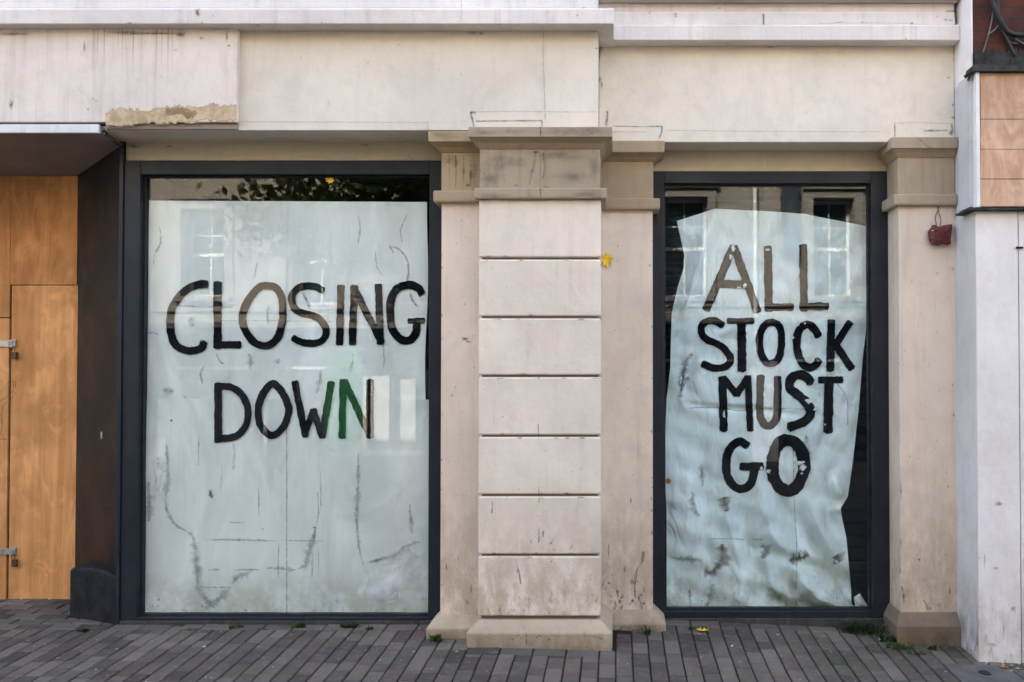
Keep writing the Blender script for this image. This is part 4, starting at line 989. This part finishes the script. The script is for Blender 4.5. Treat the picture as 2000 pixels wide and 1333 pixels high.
# ------------------------------------------------------------------ red alarm remains on the right-hand pilaster
AL = thing('alarm_box', W(1834, 480, YPR), 'broken dark red alarm box hanging by two wires on the pilaster', 'alarm box')
mb = MB()
out = [(1812, 452), (1818, 446), (1820, 440), (1828, 440), (1833, 443), (1846, 440), (1859, 438), (1860, 447), (1858, 458), (1857, 468), (1858, 476), (1850, 479), (1840, 477), (1832, 480), (1820, 479), (1814, 470)]
n = len(out); cxp, cyp = 1834, 460
rings = []
for k, (sc_, dep) in enumerate(((1.0, 0), (1.0, -.030), (.86, -.048), (.5, -.056))):
    rings.append([mb.vert(W(cxp + (a - cxp) * sc_, cyp + (b - cyp) * sc_, YPR - .001 + dep + (random.uniform(-.005, .005) if k > 1 else 0))) for a, b in out])
for A, B in zip(rings, rings[1:]):
    for i in range(n): mb.face([A[i], A[(i + 1) % n], B[(i + 1) % n], B[i]])
mb.face(rings[-1]); mb.face(rings[0][::-1])
mb.build('casing', M['redplastic'], AL)
mb = MB(); blob(mb, 1822, 451, 2.6, .9, lambda a, b: YPR - .0545, 0); mb.build('sticker', M['white'], AL)
for pts in ([(1829, 440), (1827, 425), (1832, 411), (1834, 404)], [(1836, 441), (1838, 430), (1834, 416), (1832, 404)]):
    mb = MB(); mb.tube([W(a, b, YPR - .012) for a, b in smooth_line(pts, 3)], .0022, 6); mb.build('wire', M['redplastic'], AL)

# ------------------------------------------------------------------ neighbouring building on the right
NB = thing('neighbour_building', (2.6, -.3, -.13), 'white and brick neighbouring shop with salmon boarded fascia at the right edge', 'building')
YN, YNB, YNF = -.31, -.25, -.335
mb = MB(); mb.box(XR + .0125, 14, YNB, 8, ztop(143, YNB) - .02, 11.5); mb.build('brick_wall', M['brick'], NB)
mb = MB(); mb.box(XR + .0005, XR + .012, YNB - .004, 1.5, ztop(143, YNB) - .02, 9.0); mb.build('corner_render', M['nwhite'], NB, bevel=.003)
mb = MB(); mb.box(XR + .001, 14, YNB + .03, 8, -.4, ztop(143, YNB) - .021); 
mb.build('side_wall', M['ngrey'], NB)
mb = MB()
xp1 = W(1991, 800, YN).x
mb.box(XR - .004, xp1, YN, YNB + .12, -.4, ztop(412, YN))
nf = lambda a, b: YN - .002
for i, (a, b, rx, ry) in enumerate(((1923, 1095, 1, 12), (1912, 1090, 1.4, 2), (1945, 1110, 4, 2), (1950, 985, 6, 4), (1980, 1190, 4, 6), (1960, 1230, 1.5, 12), (1940, 1260, 8, 3))): blob(mb, a, b, rx, ry, nf, 1, seed=i)
mb.build('pilaster', [M['nwhite'], M['brownsmear']], NB, bevel=.005)
mb = MB(); mb.box(XR - .007, XR - .0045, YN + .002, .30, -.4, ztop(412, YN)); mb.build('side_face', M['ngrey'], NB)
mb = MB(); mb.box(xp1 + .008, 6.0, YN + .008, YNB + .12, -.4, ztop(412, YN)); mb.build('white_panel', M['nwhite'], NB, bevel=.004)
mb = MB(); mb.pbox(1986, 1999, 482, 486, YN - .012, YN - .001); mb.build('latch', M['gap'], NB)
fas = MB()
edges = [142, 233, 292, 350, 404]
for i, (a, b) in enumerate(zip(edges, edges[1:])):
    fas.pbox(1915, 2330, a + .5, b - .2, YNF + .003 * (i % 2), YNB + .1, i % 2)
fasc = fas.build('fascia', [M['salmon'], M['salmon2']], NB, bevel=.003)
mb = MB(); mb.pbox(1907, 1914.3, 138, 405, YNF - .012, YNB + .1); mb.build('fascia_trim', M['white'], fasc, bevel=.003)
mb = MB(); mb.pbox(1893, 1907, 146, 405, YNF + .03, YNB + .1); mb.build('fascia_end', M['ngrey'], fasc, bevel=.003)
mb = MB(); mb.pbox(1894, 2330, 406, 410.5, YNF - .02, YNB + .1); mb.build('ledge', M['flash'], fasc, bevel=.003)
mb = MB()
mb.pbox(1903, 2330, 126, 139, YNF - .035, YNB); mb.pbox(1912, 2330, 106, 126, YNB - .02, YNB - .001)
for i in range(30):
    a = 1905 + i * 3.3; mb.pbox(a, a + 2.6, 104 - random.uniform(0, 10), 127, YNB - .03, YNB - .021)
c = [W(1904, 128, YNF - .02), W(1893, 140, YNF + .01), W(1882, 151, YNF + .03), W(1893, 148, YNF + .02), W(1910, 140, YNF - .02)]
mb.tube([W(1908, 132, YNF), W(1896, 142, YNF + .01), W(1884, 151, YNF + .04)], .012, 6); mb.tube([W(1895, 144, YNF + .01), W(1891, 158, YNF + .02)], .008, 6)
mb.build('flashing', M['flash'], NB)
for i, (pts, r, mm, lab) in enumerate((
        ([(1942, -10), (1939, 30), (1930, 70), (1920, 104)], .0055, 'cable', 'pale thin cable running straight down the dark brick to the flashing'),
        ([(1940, 18), (1948, 36), (1966, 58), (1985, 78), (2010, 92)], .008, 'cable', 'grey cable curving to the right across the dark brick'),
        ([(1934, -10), (1944, 20), (1958, 48), (1974, 66), (2010, 70)], .016, 'blackcable', 'thick black cable bent round the top of the dark brick'),
        ([(1928, 70), (1944, 58), (1952, 50), (1964, 70), (1975, 84), (2010, 86)], .006, 'cable', 'loose grey cable looping low above the mossy flashing'),
        ([(1946, -10), (1950, 30), (1960, 62), (1982, 110)], .012, 'blackcable', 'black cable falling steeply into the flashing by the brick'))):
    mb = MB(); o0 = W(pts[0][0], pts[0][1], YNB - .02)
    mb.tube([W(a, b, YNB - .012 - r - .008 * (i % 3)) for a, b in smooth_line(pts, 4)], r, 8)
    tag(mb.build('cable', M[mm], origin=o0, smooth=True), lab, 'cable', 'cables on the brick wall')

# ------------------------------------------------------------------ weeds, leaves, scraps
def weed(px, py, y, n, h, spread, mat, label, flat=1.0, seed=0):
    rnd = random.Random(seed + int(px)); base = W(px, py, y); base.z = ground(base.x, base.y) - .004
    mb = MB()
    for i in range(n):
        an = rnd.uniform(0, 2 * math.pi); rr_ = spread * math.sqrt(rnd.random())
        p = Vector((base.x + rr_ * math.cos(an), base.y + rr_ * math.sin(an) * .45 - .004, 0)); p.z = ground(p.x, p.y) - .003
        dirn = Vector((rnd.gauss(0, 1), rnd.gauss(-.2, .8), 0)) * flat; L = h * rnd.uniform(.45, 1.15); wd = rnd.uniform(.002, .0045); a = rnd.uniform(.05, 1)
        side = Vector((math.cos(an), math.sin(an), 0)) * wd
        pts = [p, p + Vector((dirn.x * L * .18, dirn.y * L * .18, L * .6)), p + Vector((dirn.x * L * .55, dirn.y * L * .55, L * (.85 if flat < 1.2 else .55)))]
        v0 = [mb.vert(pts[0] - side, a), mb.vert(pts[0] + side, a)]; v1 = [mb.vert(pts[1] - side * 1.3, a), mb.vert(pts[1] + side * 1.3, a)]; t = mb.vert(pts[2], a)
        mb.face([v0[0], v0[1], v1[1], v1[0]]); mb.face([v1[0], v1[1], t])
    tag(mb.build('weed_tuft', mat, origin=base), label, 'weed', 'weeds along the foot of the shop front')
W1, W2 = M['weed'], M['moss']
weed(164, 1231, -.13, 40, .03, .035, W2, 'dark little weed in the paving before the black kick plate', 1.2)
weed(350, 1224, -.03, 26, .025, .04, W1, 'sparse flat weed under the left end of the wider window', 1.5)
weed(375, 1236, -.10, 22, .02, .05, W1, 'yellowish weed creeping along a paving joint below the wider window', 1.6)
weed(462, 1229, -.06, 40, .032, .045, W1, 'low green weed at the sill below the letter D', 1.3)
weed(513, 1237, -.10, 18, .02, .03, W2, 'tiny dark sprig in the paving joint below the letter O of DOWN', 1.3)
weed(586, 1231, -.06, 55, .045, .045, W1, 'leafy green weed against the sill below the letter W', 1.1)
weed(682, 1230, -.06, 80, .045, .055, W2, 'dark bushy weed against the sill below the last letter of DOWN', 1.2)
weed(722, 1235, -.10, 24, .03, .022, W2, 'small dark weed just right of the bushy sill weed', 1.0)
weed(852, 1248, -.30, 70, .055, .032, W1, 'bright green grass tuft at the left pilaster foot', .9)
weed(1264, 1250, -.10, 26, .075, .022, W1, 'thin upright weed in front of the stained plinth', .7)
weed(1360, 1234, .03, 34, .03, .06, W2, 'flat weeds round the yellow leaf before the narrower window', 1.5)
weed(1682, 1216, .12, 170, .085, .14, W2, 'wide dark clump of weeds at the right end of the narrower sill', 1.1)
weed(1735, 1236, -.03, 90, .06, .07, W2, 'dark weed clump at the corner of the right pilaster plinth', 1.1)
weed(1757, 1255, -.13, 90, .045, .085, W1, 'bright moss and grass at the front of the right pilaster plinth', 1.2)
weed(1790, 1268, -.22, 40, .03, .05, W1, 'thin grass growing along the joints below the right pilaster', 1.3)
weed(1820, 1255, -.13, 26, .035, .03, W2, 'small rusty green weed under the right pilaster plinth face', 1.1)

LEAF = [(0, -1), (.18, -.55), (.75, -.75), (.55, -.25), (1, .05), (.6, .25), (.7, .8), (.25, .6), (0, 1.05), (-.25, .6), (-.7, .8), (-.6, .25), (-1, .05), (-.55, -.25), (-.75, -.75), (-.18, -.55)]
def leaf(px, py, y, size, rot, mat, label, flatground=False, squash=1.0, curl=.25):
    c = W(px, py, y); mb = MB()
    if flatground: c.z = ground(c.x, c.y) + .006
    pts = []
    for a, b in LEAF:
        x_ = (a * math.cos(rot) - b * math.sin(rot)) * size; z_ = (a * math.sin(rot) + b * math.cos(rot)) * size * squash
        d = curl * size * (a * a + b * b) * .5
        pts.append(Vector((c.x + x_, c.y + z_, c.z + d)) if flatground else Vector((c.x + x_, c.y - d, c.z + z_)))
    ci = mb.vert(c); ids = [mb.vert(p) for p in pts]
    for i in range(len(ids)): mb.face([ci, ids[i], ids[(i + 1) % len(ids)]])
    lf = mb.build('fallen_leaf', mat, origin=c)
    so = lf.modifiers.new('thickness', 'SOLIDIFY'); so.thickness = .0008
    tag(lf, label, 'leaf', 'autumn leaves')
leaf(645, 352, YGLASS_L - .006, .033, .5, M['yleaf'], 'yellow leaf stuck on the glass near the top of the wider window', squash=.85)
leaf(1185, 508, YWR - .010, .046, 2.5, M['yleaf'], 'yellow leaf caught on the wall beside the banded pier', squash=1.15, curl=.55)
leaf(1305, 940, YGR + .045, .024, 1.0, M['bleaf'], 'brown leaf caught at the left edge of the narrower window')
leaf(1372, 1238, .0, .045, .3, M['yleaf'], 'yellow leaf lying on the paving before the narrower window', True, .7, .3)
leaf(1961, 1288, -.40, .03, 1.6, M['bleaf'], 'small brown leaf on the paving at the foot of the white pilaster', True, .8, .4)

def scrap(px, py, y, s, label, mat=None, seed=1):
    rnd = random.Random(seed); c = W(px, py, y); c.z = ground(c.x, c.y)
    bm = bmesh.new(); bmesh.ops.create_icosphere(bm, subdivisions=2, radius=s)
    for v in bm.verts: v.co *= rnd.uniform(.6, 1.25); v.co.z *= .6; v.co.z += s * .35
    me = bpy.data.meshes.new('litter'); bm.to_mesh(me); bm.free(); me.materials.append(mat or M['scrap'])
    o = bpy.data.objects.new('litter', me); COL.objects.link(o); o.location = c; tag(o, label, 'litter')
scrap(1721, 1236, -.02, .022, 'crumpled white litter among dark weeds by the right pilaster', seed=3)
mb = MB(); c = W(1205, 1320, -.9); c.z = ground(c.x, c.y) + .004; mb.tube([c, c + Vector((.028, .010, 0))], .0038, 8)
tag(mb.build('cigarette_end', M['scrap'], origin=c), 'white cigarette end lying on the paving in front of the banded pier', 'litter')
mb = MB(); c = W(1428, 1257, -.25); c.z = ground(c.x, c.y) + .004; mb.tube([c, c + Vector((.012, .014, 0))], .004, 8)
tag(mb.build('cigarette_end', M['scrap'], origin=c), 'short pale cigarette end on the paving in front of the narrower window', 'litter')
mb = MB(); c = W(1960, 1284, -.4)
rs = random.Random(8)
for i in range(7):
    x_, y_ = 2.42 + rs.uniform(-.10, .16), -.40 + rs.uniform(-.05, .05); s = rs.uniform(.006, .016)
    mb.poly([gz(x_ - s * 1.6, y_, .003), gz(x_, y_ - s * .6, .006), gz(x_ + s * 1.8, y_ + s * .3, .004), gz(x_ + s * .2, y_ + s, .008)])
tag(mb.build('paint_flakes', M['mortar'], origin=gz(2.42, -.40, 0)), 'scatter of pale paint flakes at the foot of the white neighbouring pilaster', 'flakes', kind='stuff')

# ------------------------------------------------------------------ across the street (seen in the glass)
YO = -10.6
MCY = 5.40
def RX(px, y=YO): return (px - XP) * (MCY - y) / F
def RZ(py, y=YO): return CH + (HZ - py) * (MCY - y) / F
def holes_wall(mb, x0, x1, z0, z1, yf, yb, holes, m=0):
    xs = sorted({x0, x1, *[h[0] for h in holes], *[h[1] for h in holes]}); zs = sorted({z0, z1, *[h[2] for h in holes], *[h[3] for h in holes]})
    for a, b in zip(xs, xs[1:]):
        run = None
        for c, d in zip(zs, zs[1:]):
            inside = any(h[0] <= (a + b) / 2 <= h[1] and h[2] <= (c + d) / 2 <= h[3] for h in holes)
            if inside: continue
            mb.box(a, b, yb, yf, c, d, m)
def sash(parent, x0, x1, z0, z1, y):
    mb = MB(); t = .06; xm, zm = (x0 + x1) / 2, (z0 + z1) / 2
    for q in ((x0, x0 + t, z0, z1), (x1 - t, x1, z0, z1), (x0 + t, x1 - t, z1 - t, z1), (x0 + t, x1 - t, z0, z0 + t), (x0 + t, x1 - t, zm - .035, zm + .035)): mb.box(q[0], q[1], y, y + .05, q[2], q[3])
    for q in ((xm - .014, xm + .014, z0 + t, zm - .035), (xm - .014, xm + .014, zm + .035, z1 - t)): mb.box(q[0], q[1], y + .01, y + .04, q[2], q[3])
    zq = zm + (z1 - zm) * .45; mb.box(x0 + t, xm - .015, y + .012, y + .04, zq - .014, zq + .014); mb.box(xm + .015, x1 - t, y + .012, y + .04, zq - .014, zq + .014)
    f = mb.build('window', M['white'], parent)
    mb = MB(); mb.box(x0 + .02, x1 - .02, y - .01, y - .002, z0 + .02, z1 - .02); mb.build('pane', M['darkglass'], f)
def opposite(name, x0, x1, y, mat, wins, shopz, top, label, fronts):
    b = thing(name, ((x0 + x1) / 2, y, 0), label, 'building')
    mb = MB(); holes = [w_ for w_ in wins]
    holes_wall(mb, x0, x1, shopz, top, y, y - .45, holes)
    mb.build('wall', mat, b)
    mb = MB(); mb.box(x0, x1, y - 6, y - .46, -.4, top); mb.build('back_wall', M['shopdark'], b)
    for w_ in wins:
        sash(b, w_[0], w_[1], w_[2], w_[3], y - .36)
        mb = MB(); mb.box(w_[0] - .12, w_[1] + .12, y - .01, y + .12, w_[2] - .10, w_[2] - .002); mb.build('window_sill', mat, b)
        mb = MB(); mb.box(w_[0] - .17, w_[0] - .001, y + .001, y + .045, w_[2], w_[3] + .17); mb.box(w_[1] + .001, w_[1] + .17, y + .001, y + .045, w_[2], w_[3] + .17); mb.box(w_[0], w_[1], y + .001, y + .045, w_[3] + .001, w_[3] + .17); mb.box(w_[0] - .22, w_[1] + .22, y + .001, y + .12, w_[3] + .172, w_[3] + .24); mb.build('window_surround', mat, b)
    mb = MB(); mb.box(x0, x1, y + .001, y + .06, shopz + .28, shopz + .36); mb.box(x0, x1, y + .001, y + .14, shopz - .05, shopz + .06); mb.build('string_course', mat, b)
    # shop front at street level
    mb = MB(); mb.box(x0, x1, y - .455, y - .30, -.4, shopz - .001); s = mb.build('shop_front', M['shopdark'], b)
    for (a, c, d, e, mm) in fronts:
        kx = (MCY - y + .22) / (MCY - YO); a, c = a * kx, c * kx; d, e = CH + (d - CH) * kx, CH + (e - CH) * kx
        mb = MB(); mb.box(a, c, y - .299, y - .22, d, e); mb.build('shop_panel', M[mm], s)
    return b
zsh = RZ(636)
wA = (RX(352), RX(438), RZ(580), RZ(408)); wB = (RX(566), RX(657), RZ(594), RZ(420))
up = lambda w_: (w_[0], w_[1], w_[2] + 3.1, w_[3] + 3.0)
wz = (RX(140), RX(228), RZ(580), RZ(408)); wy = (RX(760), RX(850), RZ(594), RZ(420)); wx = (RX(960), RX(1050), RZ(594), RZ(420))
opposite('sandstone_building', RX(-600), RX(556), YO, M['opp'], [wz, wA, up(wz), up(wA)], zsh, 9.5, 'sunlit sandstone building across the street mirrored in the left of the wider window',
    [(RX(303), RX(322), RZ(975), RZ(858), 'white'), (RX(315), RX(515), RZ(957), RZ(951), 'white'), (RX(350), RX(500), RZ(722), RZ(716), 'white'), (RX(515), RX(521), RZ(950), RZ(790), 'white'), (RX(225), RX(300), RZ(700), RZ(680), 'white')])
opposite('pale_stone_building', RX(557), RX(1180), YO - .12, M['opp2'], [wB, wy, wx, up(wB), up(wy), up(wx)], zsh, 10.2, 'pale stone building across the street mirrored behind the tree in the wider window',
    [(RX(636), RX(708), RZ(945), RZ(700), 'green'), (RX(709), RX(716), RZ(950), RZ(735), 'white'), (RX(640), RX(709), RZ(956), RZ(947), 'white'), (RX(524), RX(640), RZ(957), RZ(950), 'white'), (RX(724), RX(760), RZ(862), RZ(735), 'white'), (RX(782), RX(812), RZ(862), RZ(740), 'white'), (RX(717), RX(830), RZ(955), RZ(880), 'white'), (RX(560), RX(634), RZ(722), RZ(716), 'white'), (RX(676), RX(697), RZ(699), RZ(668), 'green')])
MCY = 5.80
wC = (RX(1296), RX(1382), RZ(580), RZ(385)); wD = (RX(1588), RX(1668), RZ(580), RZ(388)); wE = (RX(1850), RX(1935), RZ(580), RZ(388))
opposite('grey_stone_building', RX(1182), RX(2500), YO + .05, M['opp2'], [wC, wD, wE, up(wC), up(wD), up(wE)], RZ(626), 10.0, 'grey stone building across the street mirrored in the narrower window',
    [(RX(1200), RX(1760), RZ(632), RZ(627), 'white'), (RX(1469), RX(1520), RZ(905), RZ(705), 'white'), (RX(1440), RX(1466), RZ(960), RZ(640), 'shopdark'), (RX(1300), RX(1468), RZ(706), RZ(702), 'white'), (RX(1540), RX(1640), RZ(706), RZ(702), 'white')])
mb = MB(); xpipe = RX(1474); mb.tube([(xpipe, YO + .14, RZ(690)), (xpipe, YO + .14, 9.9)], .045, 10)
tag(mb.build('drainpipe', M['white'], origin=(xpipe, YO + .14, RZ(690))), 'white drainpipe on the stone building mirrored in the narrower window', 'drainpipe')
mb = MB(); mb.box(RX(1524), RX(1556), YO + .06, YO + .22, RZ(500), 9.8)  # plain dark upright strip against the wall
tag(mb.build('dark_strip', M['shopdark'], origin=(RX(1540), YO + .06, RZ(500))), 'dark upright strip on the building mirrored in the narrower window', 'board')

def tree(x, y, h0, h1, rad, nleaf, label):
    T = thing('street_tree', (x, y, ground(x, y)), label, 'tree')
    rnd = random.Random(11); mb = MB(); tips = []
    trunk = [Vector((x, y, -.4)), Vector((x + .04, y, 1.2)), Vector((x - .02, y + .03, 2.4)), Vector((x + .05, y, 3.4)), Vector((x, y, 5.0)), Vector((x + .1, y, 6.6))]
    mb.tube(trunk, .16, 10, 0, .04)
    for i in range(34):
        z = rnd.uniform(2.5, 6.2); an = rnd.uniform(0, 2 * math.pi); L = rad * rnd.uniform(.5, 1.0) * (1.0 if z < 5 else .7)
        p = Vector((x, y, z)); d = Vector((math.cos(an), math.sin(an) * .62, rnd.uniform(-.05, .5)))
        pts = [p + d * L * t + Vector((rnd.uniform(-.1, .1), rnd.uniform(-.1, .1), -.35 * t * t * L * .35)) for t in (0, .35, .7, 1.0)]
        pts[0] = p; mb.tube(pts, .045, 6, 0, .008); tips += [(pts[2], .6), (pts[3], .75), (pts[1].lerp(pts[2], .5), .5)]
    mb.build('trunk', M['bark'], T, smooth=True)
    mb = MB()
    for i in range(nleaf):
        c, r = rnd.choice(tips); p = c + Vector((rnd.gauss(0, r * .5), rnd.gauss(0, r * .4), rnd.gauss(0, r * .38)))
        if p.z < h0: p.z = h0 + abs(rnd.gauss(0, .3))
        n = Vector((rnd.gauss(0, 1), rnd.gauss(0, 1), rnd.gauss(.4, 1))).normalized(); u = n.orthogonal().normalized(); v = n.cross(u); s = rnd.uniform(.06, .12); a = rnd.uniform(.02, 1)
        ang = rnd.uniform(0, 6.28); u, v = u * math.cos(ang) + v * math.sin(ang), v * math.cos(ang) - u * math.sin(ang)
        mb.poly([p - u * s, p - v * s * .6 - u * s * .2, p + v * 0 + u * s * 1.1, p + v * s * .6 - u * s * .2], 0, a)
    mb.build('crown', M['leaf'], T)
tree(-2.9, -8.1, 3.35, 7.5, 3.3, 14000, 'leafy street tree across the road mirrored at the top of both windows')
